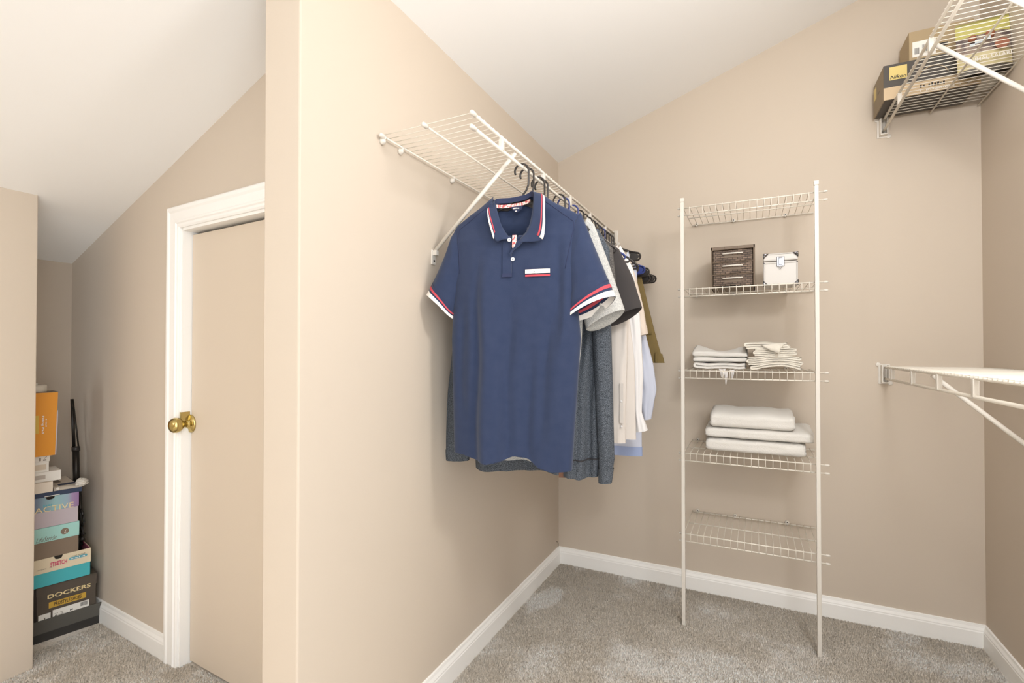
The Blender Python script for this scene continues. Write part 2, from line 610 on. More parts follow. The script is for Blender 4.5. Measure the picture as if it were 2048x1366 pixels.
# door: slab, jamb, casing, knob
door = bpy.data.objects.new('door_1', None); COL.objects.link(door)
door.location = NO; door.rotation_euler = (0, 0, NRZ); struct(door)
ROOTM[door] = Matrix.Translation(NO) @ Matrix.Rotation(NRZ, 4, 'Z')
DR = 0.030
MB().box(S1 + 0.012, DR, 0.012, 1.30, DR + 0.035, DT - 0.020).build('door_panel', DOORW, door, bevel=0.002)
j = MB()
j.box(S1 - 0.001, -0.002, 0, S1 + 0.009, 0.1, DT)
j.box(S1, -0.002, DT - 0.010, 1.32, 0.1, DT + 0.001)
j.build('door_jamb', TRIM, door)
MB().box(S1 + 0.004, DR + 0.036, 0, 1.31, DR + 0.05, DT - 0.004).build('gap_shadow', DARK, door)
CW = 0.080
CP = [(0, 0), (0.008, 0), (0.011, 0.006), (0.011, 0.014), (0.015, 0.018), (0.015, 0.024), (0.012, 0.028), (0.013, 0.056), (0.017, 0.064), (0.017, 0.074), (0.012, 0.080), (0, 0.080)]
# casing profile: (proud, distance out from the opening)
k = MB()
# left leg with mitre, head with mitre
rows = []
for pr, ds in CP:
    rows.append([(S1 - ds, -pr, 0.0), (S1 - ds, -pr, DT + ds), (1.38, -pr, DT + ds)])
leg = MB(); head = MB()
leg.grid([[r[0], r[1]] for r in rows])
head.grid([[r[1], r[2]] for r in rows])
leg.build('door_casing', TRIM, door)
head.build('door_casing', TRIM, door)
hd = bpy.data.objects.new('door_handle', None); COL.objects.link(hd); hd.parent = door
kp = ROOTM[door].inverted() @ Vector(on_plane(382, 847, nook_world(0.6, DR), (math.sin(NRZ), -math.cos(NRZ), 0)))
KN = (kp.x, DR, kp.z)
MB().lathe([(0.0335, 0.0), (0.0335, 0.003), (0.030, 0.007), (0.018, 0.010), (0.014, 0.014), (0.012, 0.018)], KN, (0, -1, 0), 28).build('rosette', BRASS, hd, smooth=True)
MB().lathe([(0.0115, 0.014), (0.011, 0.024), (0.013, 0.028), (0.016, 0.031), (0.022, 0.036), (0.0265, 0.044), (0.0275, 0.052), (0.026, 0.060), (0.021, 0.067), (0.012, 0.0715), (0.002, 0.073)], KN, (0, -1, 0), 28).build('knob', BRASS, hd, smooth=True)
MB().box(S1 - 0.001, -0.004, KN[2] - 0.004, S1 + 0.0105, 0.026, KN[2] + 0.045).build('strike_plate', BRASS, door)

# ================================================================== WIRE CLOSET SHELVES
def wire_shelf(label, wall_x, side, y0, y1, z, depth, rod_dz, braces, hooks, clips, n_label=None):
    """side=+1: shelf reaches towards +x from wall_x.  Local origin on the wall at y0, shelf height."""
    t = thing('wire_shelf', label, 'shelf', (wall_x, y0, z))
    L = y1 - y0
    fx = side * depth
    MB().tube([(side * 0.012, 0, 0), (side * 0.012, L, 0)], 0.0028).build('rear_rail', WIRE, t, smooth=True)
    MB().tube([(side * 0.158, 0, 0.0), (side * 0.158, L, 0.0)], 0.0030).build('middle_rail', WIRE, t, smooth=True)
    MB().tube([(fx, 0, 0), (fx, L, 0)], 0.0045).build('front_rail', WIRE, t, smooth=True)
    MB().tube([(fx, 0, -rod_dz), (fx, L, -rod_dz)], 0.0050).build('hanging_rod', WIRE, t, smooth=True)
    cap = MB().lathe([(0.0035, -0.011), (0.0062, -0.008), (0.0068, 0.0), (0.0062, 0.010), (0.0055, 0.012)], (0, 0, 0), (0, 1, 0), 12).build('end_cap', PLAST, t, smooth=True, loc=(fx, 0, 0))
    for q in ((fx, 0, -rod_dz), (side * 0.012, 0, 0), (side * 0.158, 0, 0.0)):
        inst(cap, 'end_cap', t, q)
    wire = MB().tube([(side * 0.008, 0, 0.0045), (side * 0.085, 0, 0.0045), (side * 0.158, 0, 0.0045), (fx - side * 0.04, 0, 0.0052), (fx + side * 0.001, 0, 0.0058), (fx + side * 0.0045, 0, 0.002)], 0.0014, 6)
    w0 = None
    n = int(L / 0.0256)
    for i in range(n):
        y = 0.006 + i * 0.0256
        if w0 is None:
            w0 = wire.build('cross_wire', WIRE, t, smooth=True, loc=(0, y, 0))
        else:
            inst(w0, 'cross_wire', t, (0, y, 0))
    # flat hooks joining rail and rod
    h0 = None
    for y in hooks:
        if h0 is None:
            h0 = MB().box(fx - 0.0065, -0.0075, -rod_dz - 0.001, fx + 0.0065, 0.0075, -0.001).build('rod_hook', PLAST, t, bevel=0.002, loc=(0, y - y0, 0))
        else:
            inst(h0, 'rod_hook', t, (0, y - y0, 0))
    for (ya, xb, yb, zb) in braces:
        a = Vector((fx - side * 0.004, ya - y0, -0.006))
        b = Vector((xb - wall_x, yb - y0, zb - z))
        mb = MB().tube([a, b], 0.0068, 10, ry=0.0055)
        br = mb.build('support_brace', PLAST, t, smooth=True)
        mb = MB()
        mb.box(side * 0.0 , b.y - 0.010, b.z - 0.036, side * 0.006, b.y + 0.010, b.z + 0.012)
        mb.box(side * 0.0 , b.y - 0.007, b.z - 0.006, side * 0.020, b.y + 0.007, b.z + 0.010)
        mb.lathe([(0.004, 0.0), (0.004, 0.002)], (side * 0.006, b.y, b.z - 0.024), (side, 0, 0), 10, mi=1)
        mb.build('brace_foot', [PLAST, DARKP], br, bevel=0.0015)
    c0 = None
    for y in clips:
        if c0 is None:
            mb = MB()
            mb.lathe([(0.010, 0), (0.010, 0.006), (0.007, 0.011), (0.004, 0.014)], (0, 0, -0.010), (side, 0, 0), 14)
            mb.tube([(side * 0.004, 0, -0.006), (side * 0.012, 0, -0.0048), (side * 0.017, 0, 0.0)], 0.0045, 8)
            c0 = mb.build('wall_clip', PLAST, t, smooth=True, loc=(0, y - y0, 0))
        else:
            inst(c0, 'wall_clip', t, (0, y - y0, 0))
    # U bracket on the back wall
    ye = L
    mb = MB()
    zt2, zb2 = 0.010, -rod_dz - 0.012
    yw = YB - y0
    for sx in (-1, 1):
        mb.box(fx + sx * 0.011 - 0.0022, ye - 0.014, zb2, fx + sx * 0.011 + 0.0022, yw, zt2)
    mb.box(fx - 0.013, ye - 0.014, zb2 - 0.005, fx + 0.013, yw, zb2)
    mb.box(fx - 0.020, yw - 0.004, zb2 - 0.010, fx + 0.020, yw, zt2 + 0.004)
    for s in (-1, 1):
        mb.lathe([(0.009, 0), (0.009, 0.004), (0.004, 0.005)], (fx + s * 0.020, yw, zt2 + 0.002 if s < 0 else zb2 - 0.006), (0, -1, 0), 12)
    mb.build('wall_bracket', PLAST, t, bevel=0.0012)
    return t

SHZ = 1.748
SHELFA = wire_shelf('white wire shelf with hanging rod on left wall, clothes hanging from it', XA, 1, 1.075, 2.488, SHZ, 0.308, 0.036,
                    [(1.335, XA, 1.335, 1.462)], [1.234, 1.545, 1.818, 2.08, 2.33], [1.085, 1.165, 1.445, 1.80, 2.15])
wire_shelf('upper white wire shelf high on right wall, camera boxes on it', XC, -1, 1.26, 2.488, 2.094, 0.310, 0.044,
           [(1.905, XC, 1.905, 1.800), (1.62, XC, 1.62, 1.80)], [2.245, 1.89, 1.59, 1.30], [1.9, 1.5])
wire_shelf('lower white wire shelf on right wall with empty rod', XC, -1, 1.26, 2.488, 1.074, 0.312, 0.046,
           [(1.915, XC, 1.915, 0.780)], [2.37, 2.10, 1.84, 1.58, 1.31], [1.9, 1.5])

# ================================================================== WIRE TOWER
TX0, TX1, TYF = -0.262, 0.220, 2.166
tower = thing('shelving_unit', 'tall narrow white five tier wire shelving unit against back wall', 'shelving unit', ((TX0 + TX1) / 2, 2.33, 0))
def post(x):
    mb = MB()
    mb.box(x - 0.0070, TYF - 0.0110, 0.0, x + 0.0070, TYF + 0.0045, 1.765)
    mb.box(x - 0.0062, TYF - 0.0100, 1.765, x + 0.0062, TYF + 0.0030, 1.785)
    mb.box(x - 0.0080, TYF - 0.0120, 1.768, x + 0.0080, TYF + 0.0050, 1.784)
    return mb.build('post', PLAST, tower, world=True, bevel=0.0015)
post(TX0); post(TX1)
tw0 = None
for z in (1.745, 1.402, 1.059, 0.713, 0.376):
    xa, xb = TX0 - 0.012, TX1 + 0.030
    mb = MB()
    yf = TYF + 0.010
    mb.tube([(xa, yf, z), (xb, yf, z)], 0.0026)
    mb.tube([(xa, yf, z - 0.031), (xb, yf, z - 0.031)], 0.0026)
    mb.tube([(TX0 + 0.004, YB - 0.012, z), (TX1 + 0.022, YB - 0.012, z)], 0.0026)
    mb.tube([(TX0 + 0.004, 2.335, z - 0.004), (TX1 + 0.022, 2.335, z - 0.004)], 0.0024)
    sh = mb.build('tier_shelf', WIRE, tower, smooth=True, world=True)
    for ex in (xa, xb):
        for dz in (0, -0.031):
            MB().lathe([(0.002, -0.007), (0.0045, -0.005), (0.0045, 0.004), (0.003, 0.008)], (ex, yf, z + dz), (1 if ex > 0 else -1, 0, 0), 10).build('end_cap', PLAST, sh, smooth=True, world=True)
    base = tower.location
    for i in range(20):
        x = TX0 + 0.002 + i * 0.0254
        if tw0 is None:
            tw0 = MB().tube([(0, YB - 0.008, 0.004), (0, 2.335, 0.0022), (0, yf + 0.004, 0.004), (0, yf - 0.0025, 0.003), (0, yf - 0.003, -0.008), (0, yf - 0.003, -0.034)], 0.0013, 6)
        o = None
        if i == 0 and z == 1.745:
            mb2 = MB(); mb2.v = [(p[0], p[1] - base.y, p[2]) for p in tw0.v]; mb2.f = tw0.f; mb2.mi = tw0.mi
            wire0 = mb2.build('cross_wire', WIRE, sh, smooth=True, loc=(x - base.x, 0, z))
        else:
            inst(wire0, 'cross_wire', sh, (x - base.x, 0, z))
    for x in (TX0 + 0.025, -0.075, 0.135):
        mb2 = MB().lathe([(0.009, 0), (0.009, 0.005), (0.006, 0.010)], (x, YB, z + 0.004), (0, -1, 0), 12)
        mb2.tube([(x, YB - 0.006, z + 0.002), (x, YB - 0.014, z - 0.003)], 0.0045, 8)
        mb2.lathe([(0.0025, 0.0101), (0.0025, 0.0106)], (x, YB, z + 0.006), (0, -1, 0), 8, mi=1)
        mb2.build('wall_clip', [PLAST, DARKP], sh, smooth=True, world=True)
WZ = 0.0056        # top of the cross wires above the tier height

# ------------------------------------------------------------------ drawer chest
def drawers():
    x0, x1, y0, y1 = -0.157, 0.012, 2.250, 2.42
    z0, z1 = 1.402 + WZ, 1.583
    t = thing('drawer_chest', 'small brown woven three drawer chest on second tier of wire unit', 'drawer chest', ((x0 + x1) / 2, y0, z0))
    t.rotation_euler = (0, 0, 0)
    wd, dp, ht = x1 - x0, y1 - y0, z1 - z0
    hw = wd / 2
    mb = MB()
    mb.box(-hw, 0.0, 0, -hw + 0.007, dp, ht)
    mb.box(hw - 0.007, 0.0, 0, hw, dp, ht)
    mb.box(-hw, 0.0, ht - 0.014, hw, dp, ht)
    mb.box(-hw, 0.0, 0, hw, dp, 0.006)
    mb.box(-hw, dp - 0.006, 0, hw, dp, ht)
    dh = (ht - 0.02) / 3
    for i in (1, 2):
        mb.box(-hw + 0.006, 0.002, 0.006 + i * dh - 0.002, hw - 0.006, 0.02, 0.006 + i * dh + 0.002)
    mb.build('frame', BROWNP, t, bevel=0.003)
    MB().box(-0.030, -0.002, ht - 0.012, 0.020, 0.002, ht - 0.001).build('top_recess', BROWNP, t, bevel=0.001)
    for i in range(3):
        za = 0.006 + i * dh + 0.003
        zb = 0.006 + (i + 1) * dh - 0.003
        d = MB().box(-hw + 0.009, 0.003, za, hw - 0.009, dp - 0.01, zb).build('drawer', WEAVE, t, bevel=0.0015)
        zm = (za + zb) / 2 + 0.008
        mb = MB()
        pts = [(-0.037 + 0.074 * q / 8, -0.004 - 0.006 * math.sin(math.pi * q / 8), zm) for q in range(9)]
        mb.tube([(-0.037, 0.004, zm)] + pts + [(0.037, 0.004, zm)], 0.0030, 8, ry=0.0030)
        mb.build('pull_handle', PLAST, d, smooth=True)['label'] = 'cream plastic bar handle'
        # scooped finger recess below the handle
        MB().box(-0.032, 0.0022, zm - 0.016, 0.032, 0.0034, zm - 0.005).build('finger_recess', BROWNP, d, bevel=0.0008)
drawers()

# ------------------------------------------------------------------ silver case
def case():
    z0 = 1.402 + WZ
    t = thing('hard_case', 'small white aluminium case with chrome corners beside brown drawer chest', 'case', (0.104, 2.252, z0), R(0))
    hw, dp, ht, lz = 0.061, 0.11, 0.130, 0.098
    MB().box(-hw, 0, 0, hw, dp, lz - 0.001).build('body', SILVER, t, bevel=0.003)
    MB().box(-hw, 0, lz + 0.001, hw, dp, ht).build('lid', SILVER, t, bevel=0.003)
    mb = MB()
    for a, b in ((0.003, lz - 0.004), ):
        # raised aluminium frame round the front panel
        for x0, x1, q0, q1 in ((-hw, -hw + 0.006, a, b), (hw - 0.006, hw, a, b), (-hw, hw, b - 0.006, b), (-hw, hw, a - 0.002, a + 0.004)):
            mb.box(x0, -0.002, q0, x1, 0.004, q1)
    mb.box(-hw, -0.002, lz + 0.002, hw, 0.004, lz + 0.008)
    mb.box(-hw, -0.002, ht - 0.005, hw, 0.004, ht)
    mb.build('edge_frame', mat('brushed_aluminium_edge', C255(188, 183, 176), 0.4), t, bevel=0.001)
    for sx in (-1, 1):
        for zz, sz in ((0.0, 1), (ht, -1)):
            mb = MB()
            x = sx * (hw + 0.0015)
            q = [(x, -0.0035, zz - sz * 0.0015)]
            for kk in range(7):
                an = math.pi / 2 * kk / 6
                q.append((x - sx * 0.020 * math.cos(an) * (1 - 0.25 * math.sin(2 * an)), -0.0035, zz + sz * 0.020 * math.sin(an) * (1 - 0.25 * math.sin(2 * an))))
            mb.prism(q, (0, 0.003, 0))
            q2 = [(x, y, z) for (xx, y, z) in [(0, -0.0035, zz - sz * 0.001), (0, 0.016, zz - sz * 0.001), (0, 0.010, zz + sz * 0.010), (0, -0.0035, zz + sz * 0.018)]]
            mb.prism(q2, (-sx * 0.0025, 0, 0))
            mb.sphere((x - sx * 0.004, -0.003, zz + sz * 0.004), 0.0045, 8)
            mb.build('corner_cap', CHROME, t, smooth=True)
    mb = MB()
    mb.box(-0.014, -0.0045, lz - 0.022, 0.014, -0.001, lz + 0.018)
    lt = mb.build('latch', CHROME, t, bevel=0.002)
    mb = MB()
    mb.box(-0.006, -0.011, lz - 0.016, 0.006, -0.004, lz + 0.010)
    mb.tube([(-0.006, -0.008, lz + 0.012), (0.006, -0.008, lz + 0.012)], 0.0035, 8)
    mb.tube([(-0.008, -0.007, lz - 0.020), (0, -0.009, lz - 0.032), (0.008, -0.007, lz - 0.020)], 0.0016, 6)
    mb.build('latch_tongue', CHROME, lt, bevel=0.001)
    MB().tube([(-0.03, 0.05, ht), (-0.025, 0.05, ht + 0.006), (0.025, 0.05, ht + 0.006), (0.03, 0.05, ht)], 0.003, 8).build('handle', BLACKP, t, smooth=True)
case()

# ------------------------------------------------------------------ towels
def ribbon(mb, path, th, y0, y1, seed, ny=9, wob=0.004, ripple=0.0):
    """thick cloth strip: path in (x,z), swept along y"""
    P = [Vector((p[0], 0, p[1])) for p in path]
    # resample
    Q = []
    for i in range(len(P) - 1):
        k = max(1, int((P[i + 1] - P[i]).length / 0.006))
        for q in range(k):
            Q.append(P[i].lerp(P[i + 1], q / k))
    Q.append(P[-1])
    m = len(Q)
    A, B = [], []
    for i in range(m):
        t = (Q[min(i + 1, m - 1)] - Q[max(i - 1, 0)]).normalized()
        n = Vector((-t.z, 0, t.x))
        A.append(Q[i] + n * th / 2); B.append(Q[i] - n * th / 2)
    e1 = Q[-1] + (Q[-1] - Q[-2]).normalized() * th * 0.3
    e0 = Q[0] + (Q[0] - Q[1]).normalized() * th * 0.3
    loop = A + [e1] + B[::-1] + [e0]
    rows = []
    for iy in range(ny):
        f = iy / (ny - 1)
        row = []
        for p in loop:
            yy = lerp(y0, y1, f)
            dx = wob * nz(yy * 9 + seed, p.z * 30, seed)
            dz = wob * 0.6 * nz(p.x * 18, yy * 14, seed + 5)
            dy = wob * 1.4 * nz(p.x * 25 + seed, p.z * 120, seed) if iy == 0 else 0
            sq = 0.0
            if iy in (0, ny - 1):
                sq = 0.12
            row.append((p.x + dx, yy + dy, p.z + dz))
        rows.append(row)
    mb.grid(rows, closed=True)
    n = len(loop)
    # end faces as quads between A and B sides
    for off, rv in ((0, False), ((ny - 1) * n, True)):
        o = len(mb.v) - ny * n + off
        for i in range(m - 1):
            q = (o + i, o + i + 1, o + n - 3 - i, o + n - 2 - i)
            mb.f.append(q[::-1] if rv else q); mb.mi.append(0)
    return mb

def serp(xl, xr, z0, layers, th, bow=None, start_left=False, jag=0.0, rnd=None):
    """serpentine path: layers stacked upward"""
    pts = []
    left = start_left
    rr = th / 2
    for i in range(layers):
        z = z0 + th * (i + 0.5)
        j0 = (rnd.uniform(-jag, jag) if rnd else 0)
        a, b = (xl + rr, xr - rr + j0)
        seq = [lerp(a, b, q / 8) for q in range(9)]
        if not left:
            seq = seq[::-1]
        for x in seq:
            pts.append((x, z + (bow(x) if bow else 0)))
        if i < layers - 1:
            xe = seq[-1]
            sg = 1 if left else -1
            for q in (1, 2, 3):
                an = -math.pi / 2 + math.pi * q / 4
                pts.append((xe + sg * rr * math.cos(an), z + th / 2 + rr * math.sin(an) + (bow(xe) if bow else 0)))
        left = not left
    return pts

def slab_towel(t_or_none, name, m, w, d, h, seed, label=None, cat=None, group=None, loc=(0, 0, 0), rz=0, sag=None):
    """thick folded bath towel: rounded front fold, layered ends"""
    t = thing(name, label, cat, loc, rz, group)
    nx, ns = 30, 28
    rows = []
    hw, hd, hh = w / 2, d / 2, h / 2
    for ix in range(nx + 1):
        x = -hw + w * ix / nx
        endf = 1 - abs(2 * ix / nx - 1)
        pinch = min(1.0, 0.80 + endf * 4)
        row = []
        for k in range(ns):
            a = 2 * math.pi * k / ns
            c, s = math.cos(a), math.sin(a)
            pw = 5
            r = (abs(c) ** pw + abs(s) ** 3) ** (-1 / 3.4)
            y = hd * max(-1, min(1, c * r)); z = hh * max(-1, min(1, s * r)) * pinch
            u = 0.0035 * nz(x * 14, y * 14 + z * 30, seed) + 0.0015 * nz(x * 60, y * 60, z * 60 + seed)
            zz = hh + z + (u if z > 0 else 0.3 * u)
            if sag:
                zz += sag(x, y) * (0.5 + 0.5 * z / hh)
            row.append((x + 0.003 * nz(y * 30, z * 90, seed + 3) * (1 if endf < 0.1 else 0), y + u, zz))
        rows.append(row)
    mb = MB().grid(rows, closed=True)
    b = len(mb.v) - len(rows) * ns
    mb.f.append(tuple(range(ns))[::-1]); mb.mi.append(0)
    mb.f.append(tuple(nx * ns + k for k in range(ns))); mb.mi.append(0)
    body = mb.build('folded_body', m, t, smooth=True)
    # folded layers seen at the ends
    for sx in (-1, 1):
        mb = MB()
        for kk in range(3):
            zz = h * (0.28 + 0.22 * kk)
            mb.tube([(sx * (hw - 0.001), -hd * 0.80 + 0.01 * kk, zz), (sx * (hw + 0.002), -hd * 0.2, zz + 0.002), (sx * (hw - 0.001), hd * 0.9, zz)], h * 0.10, 6)
        mb.build('end_fold', m, t, smooth=True)
    return t

# washcloths (left) and hand cloths (right) on the middle tier
z3 = 1.059 + WZ
rd = random.Random(4)
G1 = 'folded cloths on the middle tier'
def cloth(label, path, th, y0, y1, m, seed, wob=0.004, group=G1):
    t = thing('folded_cloth', label, 'cloth', (0, y0, path[0][1] - th / 2), 0, group)
    mb = MB()
    ribbon(mb, path, th, y0, y1, seed, wob=wob)
    mb.build('cloth', m, t, smooth=True, world=True)
    return t
def scal(n, amp, x0, x1):
    return lambda x: amp * abs(math.sin(math.pi * n * (x - x0) / (x1 - x0)))
lx0, lx1 = -0.233, -0.020
cloth('white washcloth with scalloped edge at bottom of left cloth pile', serp(lx0 + 0.008, lx1, z3, 2, 0.0125, scal(7, 0.0050, lx0, lx1)), 0.0112, 2.255, 2.43, TERRY, 11, 0.003)
lowz = z3 + 0.029
sd = lambda x, y: 0.034 * (y / 0.19 + 0.5) * (0.55 - 0.45 * math.cos(x * 29)) - 0.005 * (x / 0.1)
slab_towel(None, 'folded_cloth', TERRY, 0.210, 0.185, 0.0225, 19, 'white washcloth with plain front fold in middle of left cloth pile', 'cloth', G1, ((lx0 + lx1) / 2, 2.35, lowz), 0, sag=lambda x, y: 0.4 * sd(x, y))
slab_towel(None, 'folded_cloth', TERRY, 0.214, 0.19, 0.024, 27, 'white washcloth dipping at its middle on top of left cloth pile', 'cloth', G1, ((lx0 + lx1) / 2, 2.352, lowz + 0.0215), 0, sag=sd)
rx0, rx1 = -0.018, 0.178
def b1(x):
    f = (x - rx0) / (rx1 - rx0)
    return 0.016 * math.sin(max(0, min(1, (f - 0.15) / 0.85)) * math.pi)
zz = z3
cloth('cream cloth arched at bottom of right cloth pile', serp(rx0 + 0.012, rx1, zz, 2, 0.009, b1, jag=0.006, rnd=rd), 0.0078, 2.235, 2.42, TERRYC, 31)
cloth('cream cloth folded in many layers second in right pile', serp(rx0, rx1 + 0.001, zz + 0.019, 4, 0.0085, lambda x: b1(x) * 0.6, True, 0.008, rd), 0.0074, 2.237, 2.42, TERRYC, 37)
def b3(x):
    f = (x - rx0) / (rx1 - rx0)
    return 0.006 * f
cloth('cream cloth in thin layers third in right pile', serp(rx0 + 0.022, rx1 - 0.028, zz + 0.056, 4, 0.0075, b3, True, 0.008, rd), 0.0066, 2.237, 2.42, TERRYC, 41)
def b4(x):
    f = (x - rx0) / (rx1 - rx0)
    return 0.004 * math.sin(f * 6) + 0.030 * max(0, f - 0.55) ** 1.2 - 0.004
t4 = cloth('cream cloth loosely folded on top of right pile, corner hanging', serp(rx0 - 0.010, rx1 - 0.048, zz + 0.088, 3, 0.0095, b4, True, 0.004, rd), 0.0082, 2.232, 2.42, TERRYC, 47, 0.006)
mb = MB()
fl = []
for i in range(7):
    f = i / 6
    fl.append([(0.03 + 0.085 * f, 2.232 - 0.006 - 0.004 * math.sin(f * 3), zz + 0.103 + 0.004 * f), (0.045 + 0.055 * f, 2.226 - 0.008 * f, zz + 0.092 - 0.006 * f), (0.062 + 0.035 * f, 2.224 - 0.009 * f, zz + 0.082 - 0.016 * f)])
mb.grid(fl)
mb.build('hanging_corner', TERRYC, t4, smooth=True, world=True, solid=0.004)
# torn tissue tag poking through the wires
tg = thing('tissue_scrap', 'crumpled white tissue scrap hanging through wires under left cloth pile', 'paper', (-0.10, 2.30, z3 - 0.005))
mb = MB()
for (xx, zt, zb, wd) in ((-0.112, 0.004, -0.030, 0.026), (-0.098, -0.002, -0.058, 0.014), (-0.074, 0.002, -0.034, 0.016)):
    mb.grid([[(xx - wd / 2, 2.20, z3 + zt), (xx, 2.197, z3 + zt - 0.002), (xx + wd / 2, 2.20, z3 + zt)], [(xx - wd * 0.3, 2.199, z3 + (zt + zb) / 2), (xx + 0.002, 2.194, z3 + (zt + zb) / 2), (xx + wd * 0.4, 2.20, z3 + (zt + zb) / 2)], [(xx - wd * 0.15, 2.2, z3 + zb), (xx, 2.198, z3 + zb - 0.003), (xx + wd * 0.1, 2.2, z3 + zb)]])
mb.build('torn_strip', WHITES, tg, world=True, solid=0.0006)

# bath towels on the fourth tier
z4 = 0.713 + WZ
G2 = 'folded bath towels on the fourth tier'
slab_towel(None, 'bath_towel', TERRY, 0.362, 0.215, 0.058, 3, 'white bath towel at bottom of bath towel stack', 'towel', G2, (0.004, 2.335, z4), 0)
slab_towel(None, 'bath_towel', TERRY, 0.392, 0.225, 0.044, 5, 'wide white bath towel in middle of bath towel stack', 'towel', G2, (0.018, 2.340, z4 + 0.057), R(-1), sag=lambda x, y: 0.018 * (y / 0.225 + 0.5))
slab_towel(None, 'bath_towel', TERRY, 0.308, 0.215, 0.064, 8, 'narrower fluffy white bath towel on top of stack', 'towel', G2, (-0.006, 2.338, z4 + 0.100), 0, sag=lambda x, y: 0.020 * (y / 0.215 + 0.5) + 0.003 * math.sin(x * 40))

# ================================================================== HANGERS AND CLOTHES
RX, RZ = XA + 0.308, SHZ - 0.036
HC = RZ - 0.0138                       # centre of the hook circle
HG = 'plastic hangers on the left rod'
def hanger(y, alpha, m, label, wid=0.20, drop=0.105, flat=False, spread=1.0):
    t = thing('clothes_hanger', label, 'hanger', (RX, y, HC), R(alpha), HG)
    pts = []
    for i in range(15):
        a = R(205) - R(205) * i / 14
        pts.append((0.022 * math.cos(a), 0, 0.022 * math.sin(a)))
    pts += [(0.022, 0, -0.03), (0.021, 0, -0.045), (0.015, 0, -0.060), (0.006, 0, -0.072), (0.0, 0, -0.085)]
    MB().tube(pts, 0.0033, 8).build('hook', m, t, smooth=True)
    mb = MB()
    r = 0.0042
    z0 = -0.083
    top_l = [(-wid * q / 6, 0, z0 - drop * (q / 6) ** 1.15) for q in range(7)]
    tipz = z0 - drop
    if flat:
        # broad flat rounded arms
        loop = [(0, 0, z0)] + [(wid * q / 6, 0, z0 - drop * (q / 6) ** 1.1) for q in range(1, 7)]
        for q in range(1, 8):
            a = math.pi / 2 - math.pi * q / 8
            loop.append((wid + 0.017 * math.cos(a), 0, tipz - 0.017 + 0.017 * math.sin(a)))
        loop += [(wid * q / 6, 0, tipz - 0.034 - 0.004 * (1 - abs(q) / 6)) for q in range(6, -7, -1)]
        for q in range(1, 8):
            a = -math.pi / 2 - math.pi * q / 8
            loop.append((-wid + 0.017 * math.cos(a), 0, tipz - 0.017 + 0.017 * math.sin(a)))
        loop += [(-wid * q / 6, 0, z0 - drop * (q / 6) ** 1.1) for q in range(6, 0, -1)]
        mb.tube(loop, 0.0042, 8, closed=True, ry=0.0075)
        mb.prism([(wid * 0.62, -0.001, tipz + 0.030), (wid, -0.001, tipz), (wid + 0.014, -0.001, tipz - 0.017), (wid, -0.001, tipz - 0.032), (wid * 0.80, -0.001, tipz - 0.030), (wid * 0.86, -0.001, tipz - 0.006)], (0, 0.002, 0))
    else:
        loop = [(0, 0, z0)] + [(wid * q / 6, 0, z0 - drop * (q / 6) ** 1.15) for q in range(1, 7)]
        loop += [(wid + 0.006, 0, tipz - 0.008), (wid, 0, tipz - 0.016)]
        loop += [(wid * q / 4, 0, tipz - 0.016) for q in range(3, -4, -1)]
        loop += [(-wid, 0, tipz - 0.016), (-wid - 0.006, 0, tipz - 0.008)]
        loop += top_l[:0:-1]
        mb.tube(loop, r, 8, closed=True)
    mb.prism([(0, -0.0012, z0 + 0.006), (-0.075, -0.0012, z0 - drop * 0.33), (-0.045, -0.0012, z0 - drop * 0.36), (0, -0.0012, z0 - 0.022), (0.045, -0.0012, z0 - drop * 0.36), (0.075, -0.0012, z0 - drop * 0.33)], (0, 0.0024, 0))
    mb.build('shoulder_frame', m, t, smooth=False)
    return t

